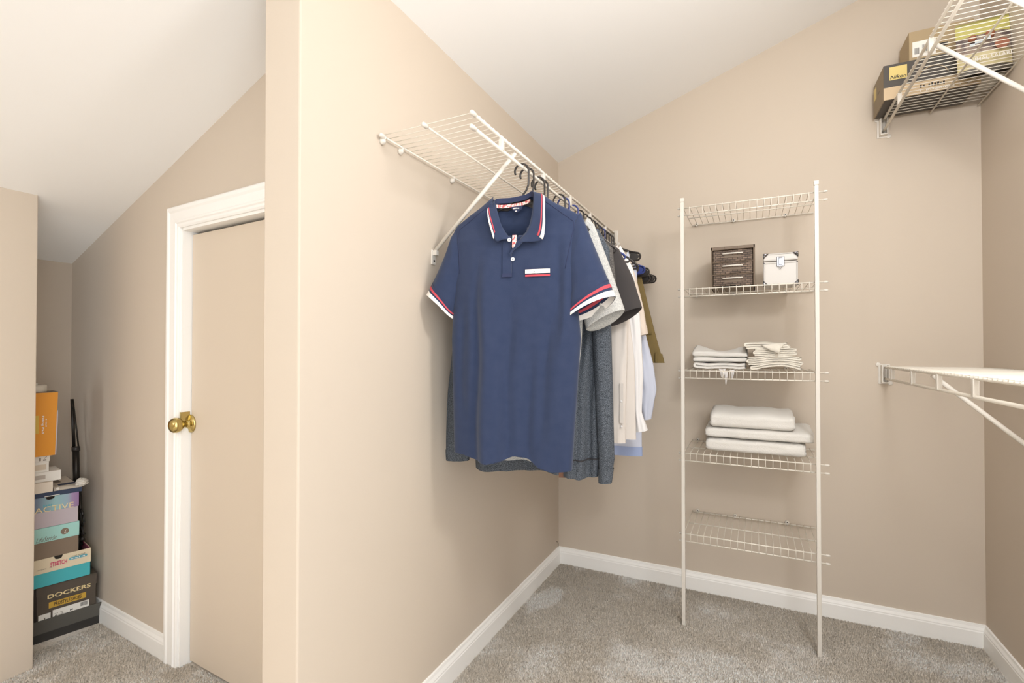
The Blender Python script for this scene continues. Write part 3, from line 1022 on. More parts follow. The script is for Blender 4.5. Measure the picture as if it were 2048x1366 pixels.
class Cloth:
    """hanging tube garment; local frame u (width), y (front = -), z absolute"""
    def __init__(self, rows, hem=None, folds=((18, 0.5, 0.006), (41, 1.7, 0.0025)), p=2.6, zf=1.35, seed=0, creases=()):
        self.creases = creases
        self.rows = sorted(rows)
        a = np.array(self.rows)
        self.Z, self.L, self.Rr, self.D = a[:, 0], a[:, 1], a[:, 2], a[:, 3]
        self.hem, self.folds, self.p, self.zf, self.seed = hem, folds, p, zf, seed

    def amp(self, z):
        return max(0.0, min(1.0, (self.zf - z) / (self.zf - self.Z[0]))) ** 0.8

    def fold(self, u, z):
        g = 0.0
        for k, ph, am in self.folds:
            g += am * math.sin(k * u + ph + 0.9 * (z - 1.0) + 0.5 * nz(u * 4, z * 2, self.seed))
        g *= self.amp(z)
        for (ut, zt, ub, zb, wd, dp) in self.creases:
            f = (zt - z) / (zt - zb)
            if -0.15 < f < 1.3:
                uc = ut + (ub - ut) * f + 0.004 * math.sin(z * 17 + ut * 40)
                env = max(0.0, min(1.0, (f + 0.15) * 2.5)) * max(0.0, min(1.0, (1.3 - f) * 3))
                x = (u - uc) / wd
                g += dp * env * (math.exp(-x * x) - 0.55 * math.exp(-(x - 2.2) ** 2 / 1.6))
        return g

    def side(self, u, z, front=True):
        l, r, d = (interp(z, self.Z, q) for q in (self.L, self.Rr, self.D))
        cu, hw = (l + r) / 2, (r - l) / 2
        c = min(1.0, abs((u - cu) / hw))
        s = max(0.0, 1 - c ** self.p) ** (1 / self.p)
        return (-d if front else d) * s + self.fold(u, z) * (0.25 + 0.75 * s)

    def ring(self, z, N=88, infl=0.0):
        l, r, d = (interp(z, self.Z, q) for q in (self.L, self.Rr, self.D))
        cu, hw = (l + r) / 2, (r - l) / 2
        row = []
        for k in range(N):
            a = 2 * math.pi * k / N
            c, s = math.cos(a), math.sin(a)
            rr = (abs(c) ** self.p + abs(s) ** self.p) ** (-1 / self.p)
            u = cu + (hw + infl) * c * rr
            y = (d + infl) * s * rr
            sn = abs(s * rr)
            y += self.fold(u, z) * (0.25 + 0.75 * sn)
            zz = z
            if self.hem:
                blend = max(0.0, min(1.0, 1 - (z - self.Z[0]) / 0.22))
                zz += self.hem(u) * blend
            zz += 0.0015 * nz(u * 9, z * 9, self.seed)
            row.append((u, y, zz))
        return row

    def mesh(self, z0=None, z1=None, n=64, infl=0.0, keep=None, N=88):
        z0 = self.Z[0] if z0 is None else z0
        z1 = self.Z[-1] if z1 is None else z1
        rows = [self.ring(lerp(z0, z1, i / n), N, infl) for i in range(n + 1)]
        return MB().grid(rows, closed=True, keep=keep)

def sleeve_mesh(outer, inner, dep, t0=0.0, t1=1.0, rows=18, N=32, infl=0.0, yoff=0.0, wr=0.0, seed=0, tilt=0.0):
    """outer/inner: lists of (u,z) from shoulder to cuff; dep list of depths; yoff list or number"""
    mb = MB()
    n = len(outer)
    ts = [i / (n - 1) for i in range(n)]
    R_ = []
    for i in range(rows + 1):
        t = lerp(t0, t1, i / rows)
        o = (interp(t, ts, [q[0] for q in outer]), interp(t, ts, [q[1] for q in outer]))
        q = (interp(t, ts, [q[0] for q in inner]), interp(t, ts, [q[1] for q in inner]))
        d = interp(t, np.linspace(0, 1, len(dep)), dep)
        yo = interp(t, np.linspace(0, 1, len(yoff)), yoff) if isinstance(yoff, (list, tuple)) else yoff
        cu, cz = (o[0] + q[0]) / 2, (o[1] + q[1]) / 2
        hx, hz = (o[0] - q[0]) / 2, (o[1] - q[1]) / 2
        L = math.hypot(hx, hz)
        row = []
        for k in range(N):
            a = 2 * math.pi * k / N
            c, s = math.cos(a), math.sin(a)
            rr = (abs(c) ** 2.4 + abs(s) ** 2.4) ** (-1 / 2.4)
            e = (L + infl) / L
            wv = wr * nz(c * 2.2 + seed, t * 5, s * 2) * min(1, t * 3)
            row.append((cu + hx * e * c * rr, yo + (d + infl) * s * rr + wv, cz + hz * e * c * rr - tilt * (s * rr + 0.4) * abs(s) * t ** 6))
        R_.append(row)
    return mb.grid(R_, closed=True)

GG = 'clothes hanging on the left rod'
def garment(name, label, cat, y, alpha):
    return thing(name, label, cat, (RX, y, 0), R(alpha), GG)

# ---- navy polo, nearest
PY, PA = 1.345, 10
hanger(PY + 0.026, PA, BLACKP, 'nearest black hanger on rod, neck showing inside navy polo collar')
polo = garment('polo_shirt', 'navy short sleeve polo with white and red striped collar, nearest on rod', 'shirt', PY, PA)
HU = [-0.205, -0.162, -0.129, -0.085, -0.045, -0.007, 0.035, 0.07, 0.109, 0.165]
HZ = [0.828, 0.824, 0.815, 0.806, 0.812, 0.829, 0.822, 0.796, 0.786, 0.794]
body = Cloth([(0.81, -0.205, 0.164, 0.040), (1.0, -0.209, 0.178, 0.042), (1.18, -0.214, 0.190, 0.042), (1.30, -0.207, 0.178, 0.044), (1.40, -0.207, 0.183, 0.042),
              (1.48, -0.209, 0.192, 0.036), (1.518, -0.208, 0.196, 0.024), (1.535, -0.196, 0.196, 0.022), (1.56, -0.158, 0.152, 0.030), (1.585, -0.118, 0.108, 0.030), (1.612, -0.082, 0.074, 0.026)],
             hem=lambda u: interp(u, HU, HZ) - 0.81, folds=((27, 0.6, 0.014), (51, 2.2, 0.006), (11, 0.3, 0.008)), zf=1.46, seed=2, creases=((-0.118, 1.38, -0.122, 0.82, 0.013, 0.011), (0.118, 1.33, 0.070, 0.90, 0.016, 0.010), (-0.020, 1.25, -0.034, 0.82, 0.016, 0.010), (0.135, 1.47, 0.125, 1.20, 0.013, 0.009), (-0.172, 1.28, -0.170, 1.0, 0.014, 0.006), (0.045, 1.12, 0.035, 0.82, 0.018, 0.010)))
NECK = [(-0.078, 1.63), (-0.070, 1.56), (-0.052, 1.515), (-0.024, 1.487), (0.004, 1.478), (0.030, 1.490), (0.046, 1.520), (0.056, 1.565), (0.066, 1.63)]
def in_neck(u, z):
    ins = False
    n = len(NECK)
    for i in range(n):
        (x1, y1), (x2, y2) = NECK[i], NECK[(i + 1) % n]
        if (y1 > z) != (y2 > z) and u < (x2 - x1) * (z - y1) / (y2 - y1) + x1:
            ins = not ins
    return ins
def keep(q):
    y = sum(p[1] for p in q) / 4
    return not (y < 0 and in_neck(sum(p[0] for p in q) / 4, sum(p[2] for p in q) / 4))
body.mesh(n=170, keep=keep, N=170).build('body', NAVY, polo, smooth=True, solid=0.0016)
body.mesh(0.81, 0.8335, n=6, infl=0.0009, N=120).build('hem', NAVY, polo, smooth=True)
# sleeves
SL = {1: ([(0.190, 1.548), (0.205, 1.51), (0.240, 1.42), (0.289, 1.297)], [(0.120, 1.40), (0.150, 1.36), (0.160, 1.30), (0.152, 1.236)]),
      -1: ([(-0.200, 1.528), (-0.216, 1.50), (-0.246, 1.42), (-0.296, 1.32)], [(-0.150, 1.40), (-0.180, 1.35), (-0.196, 1.30), (-0.209, 1.243)])}
def polo_sleeves(root, sl, m, dep, stripes, tilt=0.014):
    for sg in (1, -1):
        o_, i_ = sl[sg]
        s = sleeve_mesh(o_, i_, dep, 0, 1, 24, 36, wr=0.004, seed=sg * 3, tilt=tilt).build('sleeve', m, root, smooth=True, solid=0.0016)
        for (a, b, mm, nm, inf) in stripes:
            sleeve_mesh(o_, i_, dep, a, b, 3, 36, inf, wr=0.004, seed=sg * 3, tilt=tilt).build(nm, mm, s, smooth=True)
        # the far inside of the cuff
polo_sleeves(polo, SL, NAVY, [0.016, 0.030, 0.036, 0.046],
             ((0.868, 0.876, NAVYD, 'cuff_seam', 0.0016), (0.903, 0.930, REDC, 'cuff_stripe', 0.0020), (0.952, 1.003, WHITEC, 'cuff_stripe', 0.0022)))
for sg in (1, -1):
    o_, i_ = SL[sg]
    sleeve_mesh(o_, i_, [0.016, 0.030, 0.036, 0.046], 0.955, 1.003, 3, 36, -0.0016, wr=0.004, seed=sg * 3, tilt=0.014).build('cuff_lining', WHITEC, polo, smooth=True)
    sleeve_mesh(o_, i_, [0.016, 0.030, 0.036, 0.046], 0.905, 0.932, 3, 36, -0.0016, wr=0.004, seed=sg * 3, tilt=0.014).build('cuff_lining', REDC, polo, smooth=True)
# collar: stand, fold line and leaf, measured on planes in front of and behind the neck
ca, sa = math.cos(R(PA)), math.sin(R(PA))
def gl(px, py, off, y=PY, a=PA):
    c_, s_ = math.cos(R(a)), math.sin(R(a))
    n = np.array([-s_, c_, 0])
    p0 = np.array([RX, y, 0]) + n * off
    q = on_plane(px, py, p0, n)
    return ((q - p0) @ np.array([c_, s_, 0]), off, q[2])
FOLD = [gl(1026, 481, -.047), gl(1014, 469, -.047), gl(1003, 450, -.045), gl(997, 430, -.038), gl(992, 412, -.022), gl(991, 400, -.002),
        gl(1000, 397, .012), gl(1018, 396, .018), gl(1036, 393, .018), gl(1052, 389, .014), gl(1062, 383, .008), gl(1067, 386, -.018), gl(1066, 410, -.034),
        gl(1062, 438, -.042), gl(1054, 461, -.046), gl(1041, 477, -.048), gl(1036, 486, -.049)]
LEAF = [gl(1008, 478, -.052), gl(1001, 481, -.055), gl(991, 482, -.055), gl(984, 462, -.053), gl(978, 438, -.046), gl(977, 418, -.026),
        gl(985, 412, .022), gl(1015, 411, .034), gl(1036, 410, .034), gl(1056, 408, .032), gl(1078, 398, .018), gl(1087, 392, -.020), gl(1088, 425, -.044),
        gl(1088, 455, -.052), gl(1083, 479, -.056), gl(1062, 484, -.055), gl(1046, 483, -.054)]
def catmull(P, k=4):
    P = [Vector(p) for p in P]
    out = []
    for i in range(len(P) - 1):
        p0, p1, p2, p3 = P[max(i - 1, 0)], P[i], P[i + 1], P[min(i + 2, len(P) - 1)]
        for q in range(k):
            t = q / k
            out.append(0.5 * ((2 * p1) + (p2 - p0) * t + (2 * p0 - 5 * p1 + 4 * p2 - p3) * t * t + (3 * p1 - p0 - 3 * p2 + p3) * t ** 3))
    out.append(P[-1])
    return out
FO, LE = catmull(FOLD), catmull(LEAF)
def leaf_rows(a, b, n, lift):
    rows = []
    for i in range(n + 1):
        t = lerp(a, b, i / n)
        row = []
        for f, l in zip(FO, LE):
            p = f.lerp(l, t)
            q = Vector((p.x, p.y, 0)) - Vector((-0.005, 0, 0))
            d = q.normalized() if q.length > 1e-6 else Vector((0, -1, 0))
            p = p + d * (lift + 0.004 * math.sin(math.pi * min(1, t * 1.0)))
            row.append(p)
        rows.append(row)
    return rows
col = MB().grid(leaf_rows(0, 1, 8, 0.0)).build('collar', NAVY, polo, smooth=True, solid=0.0018)
MB().grid([r[9:57] for r in leaf_rows(0.76, 1.005, 3, 0.0030)]).build('collar_stripe', WHITEC, col, smooth=True, solid=0.0006)
MB().grid([r[9:57] for r in leaf_rows(0.56, 0.67, 3, 0.0030)]).build('collar_stripe', REDC, col, smooth=True, solid=0.0006)
# stand inside the neck
st = []
for f in FO:
    zlow = f.z - 0.016
    st.append((Vector((f.x * 0.99, f.y * 0.97, f.z)), Vector((f.x * 0.985, f.y * 0.94, zlow))))
MB().grid([[a for a, b in st], [b for a, b in st]]).build('collar_stand', NAVYD, col, smooth=True)
# neck tape and size label inside the back
tp = [gl(993, 413, .004), gl(1003, 413.5, .012), gl(1014, 413, .016), gl(1030, 411, .017), gl(1045, 408, .015), gl(1056, 404, .010), gl(1061, 401, .004)]
mb = MB().grid([[Vector(p) + Vector((0, -0.004, 0.0045)) for p in catmull(tp)], [Vector(p) + Vector((0, -0.004, -0.0055)) for p in catmull(tp)]])
mb.build('neck_tape', TAPE, polo, smooth=True)
lb = [gl(1021, 415, .014), gl(1047, 411, .014), gl(1044, 419, .014), gl(1036, 425, .014), gl(1031, 425, .014)]
mb = MB(); mb.add([Vector(p) + Vector((0, -0.003, 0)) for p in lb], [(0, 1, 2, 3, 4)])
lab = mb.build('size_label', NAVYD, polo)
p = Vector(gl(1025, 420, .014)) + Vector((0, -0.0045, 0))
marks('label_print', WHITEC, lab, p.x, p.z + 0.001, 0.026, 0.005, p.y, 9, 1)
p = Vector(gl(1031, 425, .014)) + Vector((0, -0.0045, 0))
marks('label_print', WHITEC, lab, p.x, p.z + 0.001, 0.010, 0.004, p.y, 3, 5)
# placket
def strip(u0, u1, z0, z1, lift, n=10, w0=None):
    rows = []
    for i in range(n + 1):
        z = lerp(z0, z1, i / n)
        rows.append([(u, body.side(u, z) - lift, z) for u in (u0, lerp(u0, u1, .33), lerp(u0, u1, .66), u1)])
    return MB().grid(rows)
pl = strip(-0.036, -0.008, 1.362, 1.478, 0.0035, 12).build('placket', NAVY, polo, smooth=False, solid=0.003)
strip(-0.037, -0.007, 1.3605, 1.3715, 0.0055, 2).build('placket_end', NAVYD, pl, solid=0.0015)
# turned back facing with the printed tape
tpn = [gl(1025, 470, -.050), gl(1033, 470, -.050), gl(1033, 487, -.051), gl(1027, 499, -.051), gl(1024, 494, -.051)]
mb = MB(); mb.add(tpn, [(0, 1, 2, 3, 4)]); mb.build('placket_tape', TAPE, pl, solid=0.0008)
flp = [gl(1034, 480, -.052), gl(1046, 484, -.054), gl(1036, 494, -.053), gl(1026, 502, -.051), gl(1022, 512, -.049), gl(1019, 508, -.049), gl(1023, 500, -.051), gl(1030, 492, -.052)]
mb = MB(); mb.add(flp, [tuple(range(8))]); mb.build('placket_flap', NAVY, pl, solid=0.002)
def button(u, z, r, parent, y, name='button'):
    mb = MB().lathe([(r, 0), (r * 1.02, 0.0012), (r * 0.9, 0.0022), (r * 0.72, 0.0016), (0.0002, 0.0016)], (u, y, z), (0, -1, 0), 16)
    mb.lathe([(r * 0.34, 0.0017), (r * 0.30, 0.0020)], (u, y, z), (0, -1, 0), 10, mi=1)
    return mb.build(name, [WHITES, NAVYD], parent, smooth=True)
b_ = gl(1019, 480, -.052)
button(b_[0], b_[2], 0.0058, pl, -0.053)
b_ = gl(1025, 518, -.047)
button(b_[0], b_[2], 0.0058, pl, body.side(b_[0], b_[2]) - 0.005)
# welt pocket
a_ = gl(1050, 543, -.046); c_ = gl(1099, 540, -.046)
pk = strip(a_[0], c_[0], a_[2] - 0.006, a_[2] + 0.006, 0.0045, 3).build('pocket_welt', WHITEC, polo, solid=0.002)
strip(a_[0], c_[0], a_[2] - 0.0150, a_[2] - 0.0095, 0.0040, 2).build('pocket_stripe', REDC, pk, solid=0.0015)
strip(a_[0], c_[0], a_[2] + 0.0062, a_[2] + 0.0085, 0.0040, 2).build('pocket_stripe', NAVYD, pk, solid=0.0015)
button(a_[0] + 0.028, a_[2] - 0.002, 0.0040, pk, body.side(a_[0] + 0.028, a_[2]) - 0.0075)
# shoulder seams
for sg in (1, -1):
    pts = []
    for i in range(14):
        f = i / 13
        u = sg * lerp(0.086, 0.172 if sg > 0 else 0.185, f)
        z = lerp(1.585 if sg > 0 else 1.582, 1.520, f)
        pts.append((u, body.side(u, z) - 0.0012, z))
    for i in range(1, 9):
        f = i / 8
        u = sg * lerp(0.176, 0.150, f) if sg > 0 else sg * lerp(0.188, 0.178, f)
        z = lerp(1.515, 1.38, f)
        pts.append((u, body.side(u, z) - 0.0010, z))
    MB().tube(pts, 0.0011, 5).build('shoulder_seam', NAVYD, polo, smooth=True)

# ---- light grey heather tee
hanger(1.410, 10, BLACKP, 'second black hanger on rod, holding grey tee behind navy polo')
tee = garment('tee_shirt', 'light grey heather short sleeve tee directly behind navy polo', 'shirt', 1.415, 10)
cl = Cloth([(0.80, -0.150, 0.138, 0.018), (1.0, -0.165, 0.152, 0.018), (1.145, -0.18, 0.169, 0.018), (1.30, -0.19, 0.178, 0.018), (1.48, -0.20, 0.193, 0.016), (1.525, -0.198, 0.197, 0.013), (1.56, -0.15, 0.155, 0.013), (1.60, -0.085, 0.08, 0.014)],
           hem=lambda u: interp(u, [-.15, -.13, -.06, -.01, .05, .115, .14], [.0, .001, -.004, .003, -.015, -.022, -.026]), folds=((24, 1.0, 0.004), (47, 0.2, 0.002)), seed=5)
cl.mesh(n=50).build('body', HEATHER, tee, smooth=True)
cl.mesh(0.80, 0.818, n=4, infl=0.001).build('hem', HEATHER, tee, smooth=True)
TS = {1: ([(0.19, 1.55), (0.210, 1.525), (0.255, 1.40), (0.299, 1.265)], [(0.12, 1.40), (0.15, 1.35), (0.172, 1.28), (0.185, 1.208)]),
      -1: ([(-0.19, 1.53), (-0.21, 1.50), (-0.25, 1.40), (-0.285, 1.29)], [(-0.12, 1.40), (-0.15, 1.35), (-0.172, 1.28), (-0.185, 1.22)])}
polo_sleeves(tee, TS, HEATHER, [0.014, 0.022, 0.024, 0.028], ((0.86, 1.003, HEATHER, 'cuff', 0.0012),))

# ---- charcoal blue knit sweater
hanger(1.500, 14, BLACKP, 'third black hanger on rod, holding the charcoal blue sweater')
hanger(1.528, 9, BLACKP, 'fourth black hanger on rod, pressed against hook of third')
swt = garment('sweater', 'charcoal blue heather knit sweater with ribbed hem behind grey tee', 'sweater', 1.505, 14)
HU2 = [-.215, -.15, -.10, -.04, .02, .08, .14, .19]; HZ2 = [.004, -.004, -.002, .012, .004, -.006, -.012, -.006]
sw = Cloth([(0.745, -0.213, 0.192, 0.040), (0.80, -0.216, 0.198, 0.044), (1.0, -0.215, 0.205, 0.046), (1.145, -0.21, 0.205, 0.044), (1.30, -0.205, 0.20, 0.034), (1.47, -0.20, 0.205, 0.024), (1.51, -0.198, 0.20, 0.02), (1.56, -0.14, 0.145, 0.02), (1.60, -0.085, 0.085, 0.02)],
           hem=lambda u: interp(u, HU2, HZ2), folds=((44, 0.4, 0.015), (83, 1.0, 0.006), (15, 2.0, 0.010)), zf=1.50, seed=9, creases=((0.150, 1.35, 0.118, 0.76, 0.010, 0.020), (0.182, 1.30, 0.160, 0.76, 0.009, 0.016), (0.10, 1.2, 0.085, 0.76, 0.012, 0.014)))
sw.mesh(n=70, N=140).build('body', KNIT, swt, smooth=True)
sw.mesh(0.745, 0.800, n=8, infl=0.002, N=140).build('rib_hem', KNIT, swt, smooth=True)
MB().tube([(p[0], p[1], p[2]) for p in sw.ring(0.802, 140, 0.003)], 0.0022, 6, closed=True).build('hem_seam', DARKP, swt, smooth=True)
LS = {1: ([(0.195, 1.54), (0.232, 1.47), (0.236, 1.24), (0.242, 1.00), (0.246, 0.80), (0.236, 0.725)], [(0.13, 1.42), (0.165, 1.36), (0.176, 1.20), (0.186, 0.98), (0.196, 0.80), (0.197, 0.722)]),
      -1: ([(-0.195, 1.53), (-0.23, 1.46), (-0.29, 1.24), (-0.315, 1.00), (-0.324, 0.83), (-0.322, 0.766)], [(-0.13, 1.42), (-0.17, 1.36), (-0.20, 1.20), (-0.225, 0.98), (-0.240, 0.83), (-0.244, 0.768)])}
for sg in (1, -1):
    o_, i_ = LS[sg]
    yo = [0, -0.012, -0.022, -0.024, -0.022, -0.02] if sg > 0 else [0, 0, 0, 0, 0, 0]
    s = sleeve_mesh(o_, i_, [0.02, 0.03, 0.03, 0.028, 0.026, 0.022], 0, 1, 40, 32, yoff=yo, wr=0.008, seed=sg).build('sleeve', KNIT, swt, smooth=True)
    sleeve_mesh(o_, i_, [0.02, 0.03, 0.03, 0.028, 0.026, 0.022], 0.88, 1.002, 6, 32, 0.002, yoff=yo, wr=0.008, seed=sg).build('rib_cuff', KNIT, s, smooth=True)
MB().box(0.070, sw.side(0.08, 0.75) - 0.0055, 0.734, 0.092, sw.side(0.08, 0.75) - 0.003, 0.752).build('leather_tag', LEATHER, swt)['label'] = 'small brown leather tag'

# ---- dark heather knit and black polo
hanger(1.700, 8, BLACKP, 'fifth black hanger on rod, just before the blue one')
dk = garment('knit_shirt', 'dark grey heather knit shirt showing only shoulder behind grey tee', 'shirt', 1.655, 8)
c2 = Cloth([(0.86, -0.17, 0.135, 0.02), (1.2, -0.18, 0.15, 0.022), (1.42, -0.19, 0.165, 0.022), (1.51, -0.188, 0.187, 0.018), (1.545, -0.15, 0.165, 0.016), (1.60, -0.085, 0.085, 0.016)], folds=((22, 0.3, 0.004),), seed=12)
c2.mesh(n=40).build('body', DARKHEA, dk, smooth=True)
for sg in (1, -1):
    sleeve_mesh([(sg * 0.17, 1.535), (sg * 0.205, 1.50), (sg * 0.215, 1.40), (sg * 0.225, 1.30)], [(sg * 0.11, 1.40), (sg * 0.13, 1.34), (sg * 0.135, 1.28), (sg * 0.138, 1.22)], [0.014, 0.02, 0.022, 0.024]).build('sleeve', DARKHEA, dk, smooth=True)
hanger(1.745, 8, BLUEP, 'nearest blue hanger on rod, holding the black polo')
bp = garment('polo_shirt', 'black short sleeve polo between grey tee and white shirts', 'shirt', 1.745, 8)
c3 = Cloth([(0.85, -0.16, 0.120, 0.020), (1.1, -0.175, 0.130, 0.022), (1.3, -0.18, 0.150, 0.022), (1.46, -0.19, 0.185, 0.02), (1.50, -0.188, 0.188, 0.018), (1.55, -0.145, 0.155, 0.016), (1.60, -0.085, 0.085, 0.016)], folds=((22, 0.9, 0.004),), seed=14)
c3.mesh(n=44).build('body', BLACKC, bp, smooth=True)
BS = {1: ([(0.15, 1.557), (0.205, 1.512), (0.255, 1.405), (0.285, 1.298)], [(0.09, 1.42), (0.11, 1.36), (0.13, 1.30), (0.146, 1.236)]),
      -1: ([(-0.15, 1.55), (-0.205, 1.50), (-0.245, 1.40), (-0.27, 1.31)], [(-0.09, 1.42), (-0.11, 1.36), (-0.13, 1.30), (-0.15, 1.24)])}
polo_sleeves(bp, BS, BLACKC, [0.014, 0.024, 0.026, 0.030], ((0.875, 1.003, BLACKC, 'cuff', 0.0014),))

# ---- dress shirts
hanger(1.850, 6, BLUEP, 'second blue hanger on rod, holding pale beige shirt')
def dress(label, name, y, alpha, m, hemz, ur, sleeves, ul=-0.20, dep=0.022, shz=1.565, sh=0.175, seed=0, yo=None, cuff=True):
    g = garment(name, label, 'shirt', y, alpha)
    c = Cloth([(hemz, ul, ur, dep), (1.1, ul, ur * 0.98, dep), (1.36, -0.19, min(ur, 0.2), dep), (shz - 0.07, -0.185, 0.195, dep * 0.9), (shz - 0.03, -0.175, sh, 0.014), (shz + 0.02, -0.12, 0.12, 0.014), (1.61, -0.08, 0.08, 0.015)],
              folds=((30, seed, 0.004), (61, seed * 2, 0.002)), seed=seed)
    c.mesh(n=44).build('body', m, g, smooth=True)
    for sg, (o_, i_, dp, yy) in sleeves.items():
        s = sleeve_mesh(o_, i_, dp, 0, 1, 36, 30, yoff=yy, wr=0.008, seed=seed + sg).build('sleeve', m, g, smooth=True)
        if cuff:
            sleeve_mesh(o_, i_, dp, 0.90, 1.002, 4, 30, 0.0018, yoff=yy, wr=0.008, seed=seed + sg).build('cuff', m, s, smooth=True)
    return g, c
lsl = ([(-0.17, 1.55), (-0.21, 1.48), (-0.22, 1.2), (-0.21, 0.95), (-0.20, 0.82)], [(-0.12, 1.42), (-0.15, 1.36), (-0.16, 1.2), (-0.15, 0.95), (-0.14, 0.82)], [0.014, 0.024, 0.024, 0.022, 0.022], 0)
g, c = dress('pale beige long sleeve shirt with buttoned cuff right of dark sweater', 'dress_shirt', 1.895, 5, BEIGEC, 0.800, 0.234,
      {1: ([(0.165, 1.56), (0.215, 1.43), (0.212, 1.26), (0.206, 1.05), (0.202, 0.90), (0.200, 0.793)], [(0.11, 1.42), (0.13, 1.36), (0.138, 1.26), (0.137, 1.05), (0.137, 0.90), (0.138, 0.793)], [0.014, 0.022, 0.022, 0.020, 0.018, 0.014], [0, -.02, -.035, -.045, -.05, -.05]), -1: lsl}, seed=3)
MB().box(0.182, -0.073, 0.87, 0.197, -0.070, 1.02).build('sleeve_placket', BEIGEC, g, bevel=0.001)
for z in (0.952, 0.858):
    MB().lathe([(0.0045, 0), (0.0045, 0.0015), (0.001, 0.002)], (0.189, -0.072, z), (0, -1, 0), 10).build('button', WHITES, g, smooth=True)
hanger(1.925, 5, BLACKP, 'sixth black hanger on rod, in the crowded row behind blue hangers')
dress('white long sleeve shirt with gathered cuff right of beige shirt', 'dress_shirt', 1.985, 5, WHITES, 0.86, 0.20,
      {1: ([(0.155, 1.575), (0.205, 1.48), (0.236, 1.27), (0.247, 1.05), (0.240, 0.90), (0.262, 0.828)], [(0.10, 1.43), (0.13, 1.36), (0.185, 1.26), (0.200, 1.05), (0.210, 0.90), (0.214, 0.818)], [0.014, 0.022, 0.022, 0.020, 0.014, 0.024], [0, -.01, -.02, -.02, -.02, -.02]), -1: lsl}, seed=6)
hanger(1.985, 5, BLACKP, 'seventh black hanger on rod, holding white long sleeve shirt')
dress('cream shirt with rolled sleeve peeking out beside white sleeve', 'dress_shirt', 2.040, 5, CREAMC, 0.90, 0.19,
      {1: ([(0.155, 1.565), (0.20, 1.47), (0.236, 1.32), (0.252, 1.212)], [(0.10, 1.43), (0.13, 1.36), (0.17, 1.28), (0.19, 1.196)], [0.014, 0.022, 0.026, 0.028], 0),
       -1: ([(-0.155, 1.565), (-0.20, 1.47), (-0.22, 1.32), (-0.23, 1.21)], [(-0.10, 1.43), (-0.13, 1.36), (-0.15, 1.28), (-0.16, 1.2)], [0.014, 0.022, 0.026, 0.028], 0)}, seed=8)
hanger(2.040, 4, BLACKP, 'eighth black hanger on rod, holding cream shirt')
g, c = dress('light blue long sleeve shirt with loosely draped sleeve, farthest shirt', 'dress_shirt', 2.105, 5, BLUEC, 0.70, 0.215,
      {1: ([(0.160, 1.575), (0.185, 1.45), (0.222, 1.25), (0.264, 1.08), (0.276, 0.98), (0.252, 0.855)], [(0.10, 1.43), (0.13, 1.36), (0.16, 1.26), (0.185, 1.08), (0.205, 0.98), (0.222, 0.850)], [0.014, 0.022, 0.026, 0.028, 0.026, 0.020], [0, 0, 0, 0, 0, 0]), -1: lsl}, seed=10, cuff=True)
c.mesh(0.695, 0.735, n=4, infl=0.0015).build('hem', BLUEH, g, smooth=True)
hanger(2.095, 4, BLACKP, 'ninth black hanger on rod, holding light blue shirt')

# ---- trousers on broad hangers near the back wall
hanger(2.150, 2, BLACKP, 'black broad arm hanger nearest among trouser hangers, arm tip highest', 0.186, 0.044, True)
def trousers(y, alpha, m, label, ztop, zb, u_top, u_bot, ul=-0.12, th=0.016):
    t = thing('folded_trousers', label, 'trousers', (RX, y, 0), R(alpha), 'folded trousers at the end of the rod')
    rows = []
    for i in range(25):
        f = i / 24
        z = lerp(zb, ztop, f)
        ur = lerp(u_bot, u_top, f ** 0.85)
        d = th * (1 - 0.6 * max(0, (f - 0.85) / 0.15))
        row = []
        for k in range(40):
            a = 2 * math.pi * k / 40
            c, s = math.cos(a), math.sin(a)
            rr = (abs(c) ** 3 + abs(s) ** 3) ** (-1 / 3)
            cu, hw = (ul + ur) / 2, (ur - ul) / 2
            u = cu + hw * c * rr
            row.append((u, d * s * rr + 0.004 * math.sin(28 * u + y * 9) * (1 - f), z))
        rows.append(row)
    mb = MB().grid(rows, closed=True)
    mb.f.append(tuple(range(40))[::-1]); mb.mi.append(0)
    mb.f.append(tuple(24 * 40 + k for k in range(40))); mb.mi.append(0)
    mb.build('folded_legs', m, t, smooth=True)
    # waistband and pocket welt
    wb = MB()
    wr = []
    for i in range(5):
        z = zb - 0.002 + 0.042 * i / 4
        r0 = []
        for k in range(40):
            a = 2 * math.pi * k / 40
            c, s = math.cos(a), math.sin(a)
            rr = (abs(c) ** 3 + abs(s) ** 3) ** (-1 / 3)
            cu, hw = (ul + u_bot) / 2, (u_bot - ul) / 2 + 0.002 - 0.010 * i / 4
            u = cu + hw * c * rr
            r0.append((u, (th + 0.002) * s * rr + 0.004 * math.sin(28 * u + y * 9), z))
        wr.append(r0)
    wb.grid(wr, closed=True).build('waistband', m, t, smooth=True)
    MB().box(u_bot - 0.036, -th - 0.007, zb + 0.001, u_bot - 0.026, -th - 0.001, zb + 0.045).build('belt_loop', m, t, bevel=0.001)
    MB().box(u_bot - 0.085, -th - 0.0045, zb + 0.130, u_bot - 0.048, -th - 0.001, zb + 0.138).build('pocket_welt', m, t, bevel=0.001)
    return t
trousers(2.205, 2, DARKP, 'charcoal folded trousers behind light blue shirt, mostly hidden', 1.50, 1.20, 0.130, 0.16)
hanger(2.205, 2, BLACKP, 'black broad arm hanger with charcoal trousers, under the highest arm tip', 0.165, 0.088, True)
hanger(2.245, 2, BLUEP, 'blue broad arm hanger among the trouser hangers', 0.186, 0.088, True)
trousers(2.300, 0, OLIVE, 'olive folded trousers hanging at far end of rod', 1.492, 1.09, 0.178, 0.279)
hanger(2.275, 1, BLACKP, 'black broad arm hanger just behind the blue broad one', 0.200, 0.094, True)
hanger(2.320, 0, BLACKP, 'black broad arm hanger holding olive trousers', 0.196, 0.118, True)
